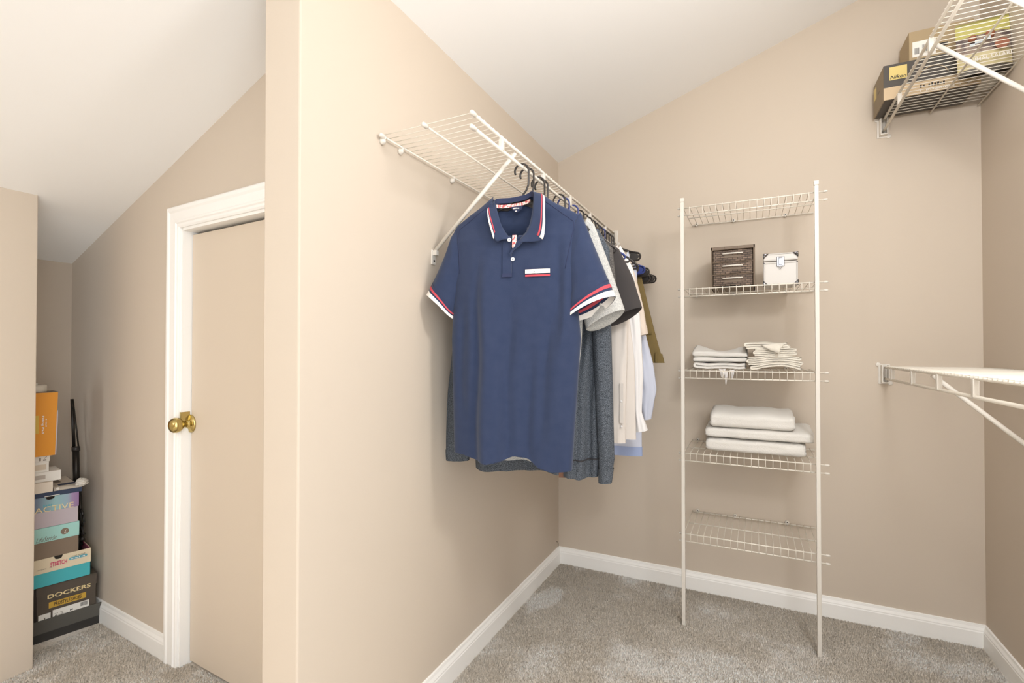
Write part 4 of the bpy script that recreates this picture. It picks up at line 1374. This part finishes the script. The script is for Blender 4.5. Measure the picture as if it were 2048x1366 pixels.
hanger(2.365, 0, BLACKP, 'black broad arm hanger beside wall, last but one on rod', 0.200, 0.112, True)
hanger(2.410, 0, BLACKP, 'black broad arm hanger farthest along rod by back wall', 0.208, 0.110, True)

# ================================================================== UPPER RIGHT SHELF ITEMS
USZ = 2.094 + 0.0075
GOLD = mat('gold_print', C255(214, 190, 112), 0.4, spec=0.5)
BXK = mat('black_carton', C255(72, 66, 60), 0.55)
BXB = mat('tan_carton', C255(200, 176, 142), 0.6)
BXG = mat('gold_carton', C255(168, 146, 110), 0.5)
PAPER = mat('paper_white', C255(236, 232, 224), 0.6)
INK = mat('black_ink', C255(34, 32, 32), 0.6)
BX_SIDE = mat('dark_tan_carton', C255(138, 122, 98), 0.6)

def nikon():
    y0, y1, x0, x1 = 2.305, 2.478, 0.457, 0.740
    t = thing('camera_box', 'black and tan lens box with gold square emblem on upper right shelf', 'box', ((x0 + x1) / 2, y0, USZ))
    hw, d, h = (x1 - x0) / 2, y1 - y0, 0.132
    MB().box(-hw, 0.0012, 0, hw, d, h).build('carton', BX_SIDE, t, bevel=0.001)
    MB().box(-hw, 0, 0.046, hw, 0.0014, h).build('front_panel', BXK, t)
    MB().box(-hw, 0, 0.0, hw, 0.0014, 0.046).build('front_band', BXB, t)
    MB().box(-hw + 0.004, 0.004, -0.0006, hw - 0.004, d - 0.004, 0.0004).build('bottom_panel', BXK, t)
    e = MB().box(-hw + 0.018, -0.0010, 0.072, -hw + 0.072, 0.0004, 0.122).build('emblem', GOLD, t)
    letters('emblem_lettering', 'Nikon', INK, e, 0.049, 0.013, face_mtx(-hw + 0.0205, -0.0016, 0.0755, (1, 0, 0), (0, 0, 1)), 0.22, 0.012)
    marks('small_print', INK, t, -hw + 0.110, 0.022, 0.075, 0.015, -0.0004, 9, 3)
    marks('small_print', PAPER, t, -hw + 0.110, 0.008, 0.12, 0.006, -0.0004, 20, 4)
    mb = MB()
    ring = [(-hw + 0.15 + 0.045 * math.cos(R(20 + 140 * i / 16)), -0.0008, 0.052 + 0.045 * math.sin(R(20 + 140 * i / 16))) for i in range(17)]
    mb.tube(ring, 0.0012, 5)
    mb.build('printed_arc', BXB, t)
    MB().box(-hw - 0.0008, d * 0.70, 0.066, -hw + 0.0002, d * 0.93, 0.112).build('side_emblem', GOLD, t)
    letters('side_lettering', 'Nikon', INK, t, 0.034, 0.009, face_mtx(-hw - 0.0006, d * 0.55, 0.062, (0, -1, 0), (0, 0, 1)), 0.2)
nikon()
def box2():
    x0, x1, y0, y1 = 0.545, 0.735, 2.345, 2.478
    t = thing('camera_box', 'gold brown carton with white barcode label on top of lens box', 'box', ((x0 + x1) / 2, y0, USZ + 0.1325))
    hw, d, h = (x1 - x0) / 2, y1 - y0, 0.128
    MB().box(-hw, 0, 0, hw, d, h).build('carton', BXG, t, bevel=0.001)
    l = MB().box(-hw + 0.010, -0.0008, 0.028, -hw + 0.080, 0.0004, 0.086).build('barcode_label', PAPER, t)
    mb = MB()
    rr = random.Random(2)
    for (xa, n, za, zb) in ((-hw + 0.016, 7, 0.038, 0.062), (-hw + 0.040, 7, 0.038, 0.070)):
        x = xa
        for i in range(n):
            wd = rr.choice((0.0008, 0.0014))
            mb.box(x, -0.0012, za, x + wd, -0.0006, zb)
            x += wd + 0.0011
    mb.build('barcode', INK, l)
    mb = MB()
    mb.prism([(-hw - 0.0006, d * 0.35, 0.02), (-hw - 0.0006, d * 0.65, 0.05), (-hw - 0.0006, d * 0.95, 0.02), (-hw - 0.0006, d * 0.65, -0.0)], (0.0005, 0, 0))
    mb.build('side_print', BX_SIDE, t)
    MB().box(-hw + 0.092, -0.0008, 0.05, -hw + 0.115, 0.0004, 0.062).build('printed_mark', INK, t)
box2()
def pouch():
    BAGG = mat('yellow_green_foil', C255(186, 178, 100), 0.35, spec=0.6)
    BAGC = mat('cream_foil', C255(206, 192, 146), 0.35, spec=0.6)
    BAGP = mat('printed_picture', C255(160, 140, 124), 0.4, var=(45, 0.08), color2=C255(96, 84, 84), spec=0.5)
    BAGD = mat('dark_foil', C255(84, 76, 66), 0.35, spec=0.6)
    BADGE = mat('red_brown_print', C255(150, 92, 66), 0.5)
    PALEB = mat('pale_blue_print', C255(196, 206, 212), 0.5)
    t = thing('snack_pouch', 'yellow green and cream printed foil pouch leaning on upper right shelf', 'pouch', (0.728, 2.235, USZ), R(-3))
    wd, ht = 0.142, 0.205
    def P(u, v, f):
        bul = 0.024 * (1 - (2 * u - 1) ** 4) * math.sin(math.pi * min(1, 0.15 + v * 0.9)) ** 0.8
        return ((u - 0.5) * wd, 0.03 * v + (-bul if f else bul) + 0.003 * nz(u * 6, v * 6, 3), v * ht)
    def band(v0, v1, mm, nm, parent=t):
        mb = MB()
        for f in (True, False):
            mb.grid([[P(i / 14, lerp(v0, v1, j / 8), f) for i in range(15)] for j in range(9)])
        return mb.build(nm, mm, parent, smooth=True)
    band(0.0, 0.10, BAGD, 'pouch_bottom')
    b = band(0.10, 0.36, BAGC, 'pouch_band')
    band(0.36, 0.70, BAGP, 'picture_panel')
    band(0.70, 1.0, BAGG, 'pouch_top')
    letters('lettering', 'ANIMAL SAFARI', PAPER, b, 0.118, 0.015, face_mtx(-0.058, -0.0275, 0.036, (1, 0, 0.02), (0, 0.15, 1)), 0, 0.004)
    mb = MB().lathe([(0.019, 0), (0.019, 0.001)], (0.038, -0.021, 0.085), (0, -1, 0.15), 18)
    mb.build('badge', BADGE, t)
    mb = MB()
    for (x, z, a_, b_) in ((-0.02, 0.10, 0.022, 0.012), (0.0, 0.108, 0.018, 0.010), (-0.038, 0.092, 0.014, 0.010)):
        mb.box(x - a_ / 2, -0.0245, z, x + a_ / 2, -0.0235, z + b_)
    mb.build('printed_block', PALEB, t)
    for (x, z, s) in ((-0.035, 0.125, 0.012), (0.01, 0.128, 0.014)):
        MB().sphere((x, -0.012, z), s, 8).build('printed_nut', BADGE, t, smooth=True)
pouch()
GREYF = mat('grey_film', C255(178, 172, 160), 0.3, spec=0.6)
t = thing('plastic_bag', 'flat crumpled grey plastic bag behind foil pouch on upper right shelf', 'bag', (0.745, 2.35, USZ))
mb = MB()
rows = []
for i in range(15):
    rows.append([((k / 14 - 0.5) * 0.09, (i / 14 - 0.5) * 0.12 - 0.03, 0.001 + 0.022 * math.sin(math.pi * k / 14) * math.sin(math.pi * i / 14) + 0.004 * abs(nz(k * 0.9, i * 0.9, 4))) for k in range(15)])
mb.grid(rows)
o = mb.build('film', GREYF, t, smooth=False, solid=0.001)

# ================================================================== NOOK: SHOE BOX STACK
P0 = Vector((-2.508, 0.908, 0)); P1 = Vector((-2.464, 1.114, 0))
BD = (P1 - P0).normalized()
BRZ = math.atan2(BD.y, BD.x)
def bs(px, py):
    q = on_plane(px, py, P0, (-BD.y, BD.x, 0))
    return (Vector(q) - P0).dot(BD), q[2]
def Z2(x, y): return bs(40 + x / 4.268, 980 + y / 4.268)
def Z1(x, y): return bs(40 + x / 4.877, 740 + y / 4.877)
def boxroot(name, label, s, z, cat='box', group='stacked boxes in the nook'):
    q = P0 + BD * s
    return thing(name, label, cat, (q.x, q.y, z), BRZ, group)
def front(mb_list=None): pass
def on_front(sx, root_s, z, root_z, lift=0.0008):
    return face_mtx(sx - root_s, -lift, z - root_z, (1, 0, 0), (0, 0, 1))
def notch(root, s, z, w, h, m=DARK):
    mb = MB()
    q = [(s - w / 2, -0.0012, z), (s + w / 2, -0.0012, z), (s + w * 0.38, -0.0012, z - h * 0.75), (s + w * 0.15, -0.0012, z - h), (s - w * 0.15, -0.0012, z - h), (s - w * 0.38, -0.0012, z - h * 0.75)]
    mb.prism(q, (0, 0.002, 0))
    return mb.build('thumb_notch', m, root)
def carton(root, s0, s1, z0, z1, d, m, name='carton', openb=None):
    if openb is None:
        return MB().box(s0, 0.0 if name == 'lid' else 0.0022, z0, s1, d, z1).build(name, m, root, bevel=0.0012)
    mb = MB()
    th = 0.002
    mb.box(s0, 0, z0, s1, th, z1); mb.box(s0, d - th, z0, s1, d, z1)
    mb.box(s0, th, z0, s0 + th, d - th, z1); mb.box(s1 - th, th, z0, s1, d - th, z1)
    mb.box(s0, th, z0, s1, d - th, z0 + 0.002)
    return mb.build(name, m, root)

K1 = mat('charcoal_carton', C255(48, 45, 42), 0.5)
K1L = mat('grey_black_carton', C255(86, 83, 77), 0.5)
K2 = mat('dark_brown_carton', C255(84, 74, 64), 0.55)
YEL = mat('gold_label', C255(206, 164, 62), 0.5)
CRM = mat('cream_lettering', C255(236, 214, 160), 0.5)
TEAL = mat('teal_carton', C255(72, 180, 188), 0.5)
CREAMB = mat('cream_carton', C255(230, 214, 184), 0.55)
PINKB = mat('pink_carton', C255(206, 108, 140), 0.55)
MINT = mat('mint_carton', C255(166, 214, 206), 0.55)
BRNB = mat('brown_carton', C255(132, 114, 96), 0.6)
LAV = mat('lavender_carton', C255(192, 180, 186), 0.5)
NVB = mat('navy_carton', C255(38, 54, 84), 0.5)
ORG = mat('orange_carton', C255(226, 148, 28), 0.5)
PINKT = mat('pink_lettering', C255(212, 72, 112), 0.5)
TEALT = mat('teal_lettering', C255(96, 170, 186), 0.5)
GREYT = mat('grey_lettering', C255(120, 110, 100), 0.5)
OFFW = mat('off_white_carton', C255(228, 216, 200), 0.5)

# 1 black shoe box on the floor, open at the top
s1 = 0.206
r = boxroot('shoe_box', 'black shoe box on carpet at bottom of stack', 0.06, 0.0)
carton(r, -0.17, s1 - 0.06, 0.0, 0.052, 0.29, K1)
carton(r, -0.171, s1 - 0.0585, 0.034, 0.086, 0.29, K1L, 'lid', True)
a = Z2(190, 1335); b = Z2(245, 1312)
MB().box(a[0] - 0.06, -0.001, a[1], b[0] - 0.06, 0.0004, a[1] + 0.003).build('white_mark', PAPER, r)
# 2 brown black box with gold band
r2s, r2z = 0.09, 0.0525
r = boxroot('shoe_box', 'dark brown shoe box with gold band and cream lettering', r2s, r2z)
r.location = r.location + Vector((-BD.y, BD.x, 0)) * 0.004
s1 = Z2(655, 700)[0]; zt = 0.213
carton(r, -r2s + 0.004, s1 - r2s - 0.001, 0.0, zt - r2z - 0.001, 0.275, K2)
l = MB()
l.prism([(-r2s + 0.002, -0.0015, zt - r2z), (s1 - r2s + 0.001, -0.0015, zt - r2z), (s1 - r2s + 0.001, -0.0015, zt - r2z - 0.040), (s1 - r2s - 0.004, -0.0015, zt - r2z - 0.046), (-r2s + 0.020, -0.0015, zt - r2z - 0.046), (-r2s + 0.008, -0.0015, zt - r2z - 0.042), (-r2s + 0.002, -0.0015, zt - r2z - 0.030)], (0, 0.003, 0))
l.box(-r2s + 0.002, -0.0015, zt - r2z - 0.002, s1 - r2s + 0.0015, 0.277, zt - r2z + 0.001)
l.box(s1 - r2s - 0.001, 0, zt - r2z - 0.045, s1 - r2s + 0.0015, 0.277, zt - r2z)
l.build('lid', K2, r)
q = Z2(408, 800); notch(r, q[0] - r2s, zt - r2z + 0.0012, 0.028, 0.014)
a = Z2(235, 935); b = Z2(605, 812); tz = Z2(235, 900)[1] - a[1]
letters('lettering', 'DOCKERS', CRM, r, b[0] - a[0], max(0.013, tz), on_front(a[0], r2s, a[1], r2z, 0.0024), 0, 0.02)
a = Z2(247, 1015); b = Z2(565, 895); h = Z2(247, 965)[1] - a[1]
g = MB().box(a[0] - r2s, -0.0012, a[1] - r2z, b[0] - r2s, 0.0006, a[1] - r2z + h).build('gold_band', YEL, r)
letters('lettering', 'PROSTYLE SHOES', INK, g, (b[0] - a[0]) * 0.74, h * 0.62, on_front(a[0] + 0.015, r2s, a[1] + h * 0.2, r2z, 0.0018), 0, 0.015)
a = Z2(280, 1100); b = Z2(592, 980); h = Z2(280, 1030)[1] - a[1]
lab = MB().box(a[0] - r2s, -0.0012, a[1] - r2z, b[0] - r2s, 0.0006, a[1] - r2z + h).build('size_label', PAPER, r)
letters('lettering', '8 1/2', INK, lab, 0.026, 0.0075, on_front(a[0] + 0.006, r2s, a[1] + 0.004, r2z, 0.0018), 0, 0.02)
letters('lettering', 'M', INK, lab, 0.008, 0.0075, on_front(a[0] + 0.052, r2s, a[1] + 0.010, r2z, 0.0018), 0, 0.02)
marks('small_print', GREYT, lab, a[0] + 0.006 - r2s, a[1] + 0.016 - r2z, 0.024, 0.003, -0.0014, 9, 7)
mb = MB()
x = b[0] - r2s - 0.027
rr = random.Random(5)
while x < b[0] - r2s - 0.006:
    wd = rr.choice((0.0007, 0.0013)); mb.box(x, -0.0018, a[1] - r2z + h * 0.45, x + wd, -0.0010, a[1] - r2z + h * 0.92); x += wd + 0.001
mb.build('barcode', INK, lab)
a = Z2(157, 1145); b = Z2(262, 1110); h = Z2(157, 1080)[1] - a[1]
lab = MB().box(a[0] - r2s, -0.0012, a[1] - r2z, b[0] - r2s, 0.0006, a[1] - r2z + h).build('size_label', PAPER, r)
letters('small_print', '1', GREYT, lab, 0.004, 0.007, on_front(a[0] + 0.016, r2s, a[1] + 0.009, r2z, 0.0018))
# 3 teal box with cream lid, pink inside
r3s, r3z = 0.07, 0.2145
r = boxroot('shoe_box', 'teal shoe box with open cream lid and pink lining', r3s, r3z)
s1 = Z2(600, 690)[0]
carton(r, -0.10, s1 - r3s, 0.0, 0.060, 0.27, TEAL)
carton(r, -0.1015, s1 - r3s + 0.0015, 0.054, 0.110, 0.272, CREAMB, 'lid', True)
mb = MB()
mb.box(s1 - r3s - 0.0016, 0.003, 0.058, s1 - r3s - 0.0006, 0.268, 0.1095); mb.box(-0.099, 0.2685, 0.058, s1 - r3s - 0.001, 0.2695, 0.1095)
mb.build('lining', PINKB, r)
q = Z2(328, 570); notch(r, q[0] - r3s, 0.1105, 0.026, 0.013)
a = Z2(258, 660); b = Z2(400, 612); h = Z2(258, 622)[1] - a[1]
letters('lettering', 'STRETCH', PINKT, r, b[0] - a[0], h, on_front(a[0], r3s, a[1] + 0.001, r3z, 0.0022), 0, 0.02)
a = Z2(425, 598)
mb = MB().prism([(a[0] - r3s, -0.0022, a[1] - r3z), (a[0] - r3s + 0.052, -0.0022, a[1] - r3z), (a[0] - r3s + 0.055, -0.0022, a[1] - r3z + 0.006), (a[0] - r3s + 0.052, -0.0022, a[1] - r3z + 0.010), (a[0] - r3s, -0.0022, a[1] - r3z + 0.010), (a[0] - r3s - 0.003, -0.0022, a[1] - r3z + 0.005)], (0, 0.001, 0))
bd = mb.build('printed_pill', TEALT, r)
marks('small_print', PAPER, bd, a[0] + 0.004 - r3s, a[1] + 0.0025 - r3z, 0.044, 0.005, -0.0024, 11, 8)
marks('small_print', GREYT, r, a[0] + 0.006 - r3s, a[1] + 0.0125 - r3z, 0.042, 0.003, -0.0016, 13, 9)
a = Z2(140, 695)
marks('small_print', GREYT, r, a[0] - r3s, a[1] - r3z, 0.044, 0.0028, -0.0016, 14, 10)
# 4 brown box with mint lid
r4s, r4z = 0.06, 0.2770
r = boxroot('shoe_box', 'brown shoe box with mint lid and script lettering', r4s, r4z)
s1 = 0.128
carton(r, -0.087, s1 - r4s - 0.002, 0.0, 0.160, 0.255, BRNB)
carton(r, -0.0885, s1 - r4s, 0.112, 0.1685, 0.258, MINT, 'lid')
a = Z2(135, 465)
letters('lettering', 'LifeStride', GREYT, r, 0.060, 0.018, on_front(a[0], r4s, a[1] + 0.004, r4z), 0.45)
q = Z2(382, 350)
mb = MB().lathe([(0.0125, 0), (0.0125, 0.001)], (q[0] - r4s, -0.0002, q[1] - r4z), (0, -1, 0), 20)
bd = mb.build('oval_emblem', BRNB, r)
letters('lettering', 'L', PAPER, bd, 0.007, 0.012, on_front(q[0] - 0.002, r4s, q[1] - 0.006, r4z, 0.0018), 0.5)
# 5 lavender box
def active_mat():
    m = mat('purple_teal_print', C255(150, 170, 190), 0.45)
    nt = m.node_tree
    tc = nt.nodes.new('ShaderNodeTexCoord'); sp = nt.nodes.new('ShaderNodeSeparateXYZ'); cr = nt.nodes.new('ShaderNodeValToRGB')
    mp = nt.nodes.new('ShaderNodeMath'); mp.operation = 'MULTIPLY_ADD'; mp.inputs[1].default_value = 5.5; mp.inputs[2].default_value = 0.45
    e = cr.color_ramp.elements
    e[0].position = 0.12; e[0].color = (*C255(118, 134, 158), 1)
    e[1].position = 0.82; e[1].color = (*C255(142, 110, 152), 1)
    k = e.new(0.42); k.color = (*C255(152, 192, 196), 1)
    k = e.new(0.62); k.color = (*C255(150, 172, 188), 1)
    k = e.new(0.70); k.color = (*C255(160, 136, 172), 1)
    nt.links.new(tc.outputs['Object'], sp.inputs[0]); nt.links.new(sp.outputs[0], mp.inputs[0]); nt.links.new(mp.outputs[0], cr.inputs[0])
    nt.links.new(cr.outputs[0], nt.nodes['Principled BSDF'].inputs['Base Color'])
    return m
r5s, r5z = 0.06, 0.4460
r = boxroot('shoe_box', 'lavender shoe box with purple and teal printed lid', r5s, r5z)
s1 = 0.126
carton(r, -0.10, s1 - r5s - 0.002, 0, 0.112, 0.255, LAV)
carton(r, -0.102, s1 - r5s, 0.062, 0.1195, 0.258, active_mat(), 'lid')
q = Z2(258, 80); notch(r, q[0] - r5s, 0.1197, 0.028, 0.011)
a = Z2(125, 212); b = Z2(458, 130); h = Z2(125, 165)[1] - a[1]
letters('lettering', 'ACTIVE', CRM, r, b[0] - a[0], h, on_front(a[0], r5s, a[1] + 0.002, r5z), 0, -0.004)
marks('small_print', TEALT, r, a[0] + 0.024 - r5s, a[1] + 0.024 - r5z, 0.036, 0.008, 0.0, 5, 11)
# 6 navy tray
r6s, r6z = 0.06, 0.5660
r = boxroot('box_lid', 'thin navy box lid lying across lavender shoe box', r6s, r6z, 'lid')
carton(r, -0.10, 0.135 - r6s, 0, 0.018, 0.262, NVB, 'tray', True)
a = Z1(240, 1245); b = Z1(388, 1212)
MB().box(a[0] - r6s, -0.001, 0.001, b[0] - r6s, 0.0005, 0.0035).build('white_edge', PAPER, r)
# things lying in the tray
tz = r6z + 0.0022
r = boxroot('magazine', 'folded magazine with navy margin at back of navy lid', 0.06, tz + 0.016, 'magazine')
mb = MB().box(-0.09, 0.050, 0, 0.066, 0.250, 0.008)
mb.build('pages', OFFW, r)
MB().box(0.012, 0.050, 0.0081, 0.066, 0.085, 0.0088).build('printed_margin', NVB, r)
MB().box(-0.05, 0.12, 0.0081, 0.03, 0.20, 0.0086).build('printed_photo', GREYT, r)
CLR = mat('clear_wrap', C255(222, 216, 206), 0.2, spec=0.7)
r = boxroot('wrapped_handset', 'grey plastic strip in clear wrap on front of navy lid', 0.06, tz + 0.0162, 'packet')
mb = MB()
prof = []
for i in range(13):
    f = i / 12
    x = -0.012 + 0.085 * f
    prof.append([(x, -0.006 + 0.036 * (k / 8), 0.001 + 0.014 * math.sin(math.pi * k / 8) ** 0.6 * (0.4 + 0.6 * math.sin(math.pi * min(1, 0.2 + f)) ** 0.5)) for k in range(9)])
mb.grid(prof)
bd = mb.build('strip_body', mat('grey_plastic', C255(190, 180, 166), 0.35), r, smooth=True, solid=0.001)
MB().lathe([(0.005, 0), (0.005, 0.0025), (0.001, 0.003)], (0.000, -0.004, 0.008), (0, -1, 0.6), 12).build('white_knob', PAPER, bd)
r = boxroot('plastic_wrap', 'crumpled white plastic wrap at right end of navy lid', 0.135, tz + 0.0162, 'wrap')
mb = MB()
rows = []
for i in range(11):
    th = math.pi * i / 10
    rows.append([(0.020 * math.sin(th) * math.cos(2 * math.pi * k / 14) * (1 + 0.7 * nz(i * 0.9, k * 0.9, 2)), 0.010 + 0.024 * math.sin(th) * math.sin(2 * math.pi * k / 14) * (1 + 0.5 * nz(i * 0.8, k * 0.8, 7)), 0.017 - 0.016 * math.cos(th) * (1 + 0.3 * nz(i, k * 0.7, 9))) for k in range(14)])
mb.grid(rows, closed=True).build('film', CLR, r)
# white boxes
def whitebox(name, label, s0, s1, z0, z1, d0, d1, m, win=None):
    rs = (s0 + s1) / 2
    r = boxroot(name, label, rs, z0)
    MB().box(s0 - rs, d0, 0, s1 - rs, d1, z1 - z0).build('carton', m, r, bevel=0.001)
    if win:
        MB().box(win[0] - rs, d0 - 0.0008, win[1] - z0, win[2] - rs, d0 + 0.0004, win[3] - z0).build('printed_panel', mat(label[:12] + '_panel', win[4], 0.5), r)
    return r
whitebox('carton', 'small off white carton leaning forward at front left of navy lid', -0.05, 0.046, tz + 0.0164, 0.6245, -0.004, 0.085, OFFW)
whitebox('carton', 'flat white carton with grey panel, lowest of three white cartons', -0.06, 0.072, 0.6247, 0.6635, 0.012, 0.12, PAPER, (-0.05, 0.636, 0.026, 0.652, C255(188, 178, 168)))
whitebox('carton', 'white carton with beige window, middle of three white cartons', -0.06, 0.036, 0.6637, 0.7040, 0.014, 0.11, PAPER, (-0.05, 0.672, 0.028, 0.694, C255(214, 200, 180)))
r = whitebox('carton', 'white carton with tiny printed symbols under orange box', -0.06, 0.039, 0.7042, 0.7285, 0.014, 0.11, PAPER)
rs = (-0.06 + 0.039) / 2
MB().box(0.008 - rs, 0.0130, 0.004, 0.0125 - rs, 0.0144, 0.016).build('printed_bar', GREYT, r)
MB().box(0.019 - rs, 0.0130, 0.004, 0.028 - rs, 0.0144, 0.009).build('printed_bar', GREYT, r)
mb = MB().prism([(0.021 - rs, 0.0132, 0.016), (0.024 - rs, 0.0132, 0.011), (0.030 - rs, 0.0132, 0.019), (0.0285 - rs, 0.0132, 0.020), (0.024 - rs, 0.0132, 0.0135), (0.022 - rs, 0.0132, 0.017)], (0, 0.001, 0))
mb.build('printed_tick', GREYT, r)
# orange box, slightly flared
r = boxroot('carton', 'tall orange carton standing on white cartons', 0.0, 0.7288)
mb = MB()
q = [(-0.075, 0, 0.0), (0.051, 0, 0.0), (0.0585, 0, 0.249), (-0.075, 0, 0.249)]
mb.prism([(x, -0.002, z) for x, y, z in q], (0, 0.085, 0))
bx = mb.build('carton_body', ORG, r)
MB().prism([(0.0512, -0.0025, 0.001), (0.0545, -0.0025, 0.001), (0.0592, -0.0025, 0.16), (0.0585, -0.0025, 0.18), (0.0555, -0.0025, 0.17)], (0, 0.08, 0)).build('grey_side', LAV, r)
MB().box(-0.075, -0.003, 0.2485, 0.0588, 0.084, 0.2510).build('top_edge', BRNB, r)
a = Z1(192, 620); b_ = Z1(192, 450)
letters('lettering', 'Filling Pad', PAPER, r, b_[1] - a[1], 0.008, face_mtx(0.0105, -0.0028, b_[1] - 0.7288, (0, 0, -1), (1, 0, 0)), 0, 0.012)
marks('small_print', PAPER, r, 0.0225, b_[1] - 0.7288 - 0.014, 0.034, 0.004, -0.0026, 10, 12, True)
MB().box(-0.02, -0.0028, a[1] - 0.7288, 0.0035, -0.0018, b_[1] - 0.7288 + 0.002).build('yellow_panel', mat('yellow_print', C255(214, 178, 70), 0.5), r)
# round white puck on top
r = boxroot('round_puck', 'round pale plastic puck on top of orange carton', -0.002, 0.9800, 'puck')
MB().lathe([(0.032, 0.0), (0.0335, 0.003), (0.0335, 0.024), (0.031, 0.028), (0.018, 0.0285)], (0, 0.036, 0), (0, 0, 1), 28).build('puck_body', mat('pale_plastic', C255(206, 198, 184), 0.35), r, smooth=True)
MB().lathe([(0.009, 0), (0.009, 0.004), (0.006, 0.0055)], (-0.002, 0.036, 0.0286), (0, 0, 1), 14).build('centre_button', PAPER, r, smooth=True)

# black folding stand in the corner
st = thing('folded_stand', 'black folded light stand leaning in the nook corner behind boxes', 'stand', (-2.60, 1.070, 0))
def cp(px, py, dy=0.0):
    q = on_plane(px, py, (-2.61, 1.078, 0), (0.064, 0.998, 0))
    return Vector(q)
def seg(p, q, r, nm, m=BLACKP, n=12):
    return MB().tube([p, q], r, n).build(nm, m, st, smooth=True, world=True)
BLACKM = mat('black_metal', C255(52, 48, 44), 0.3, metal=0.6)
seg(cp(144, 798), cp(148, 895), 0.0060, 'leg', BLACKM)
seg(cp(146, 800), cp(157, 893), 0.0030, 'strut', BLACKM)
a, b = cp(151.5, 893), cp(151.7, 902)
seg(a, b, 0.0145, 'collar')
tb = seg(cp(151.8, 902), cp(153.5, 985), 0.0118, 'tube', BLACKM)
seg(cp(160, 975), cp(163, 1090), 0.0050, 'leg', BLACKM)
seg(cp(155, 985), cp(160, 1225), 0.0080, 'leg', BLACKM)
for (x0, y0, x1, y1, rr) in ((162, 1018, 166, 1030, 0.005), (166, 1030, 168.5, 1043, 0.004), (168.5, 1043, 164, 1052, 0.004), (164, 1052, 167, 1068, 0.004), (161, 1064, 168, 1068, 0.005), (162, 1074, 166, 1080, 0.008)):
    seg(cp(x0, y0), cp(x1, y1), rr, 'clamp')

# stub of bent wire poking from the closet corner above the baseboard
sb = thing('wire_stub', 'short bent dark wire poking from corner just above baseboard', 'wire', (-0.934, 2.47, 0.105))
MB().tube([(-0.012, 0.0, 0.018), (-0.002, -0.004, 0.020), (0.002, -0.006, 0.012), (0.001, -0.004, 0.002), (-0.002, 0.004, -0.006)], 0.0016, 6).build('stub', GREYT, sb, smooth=True)
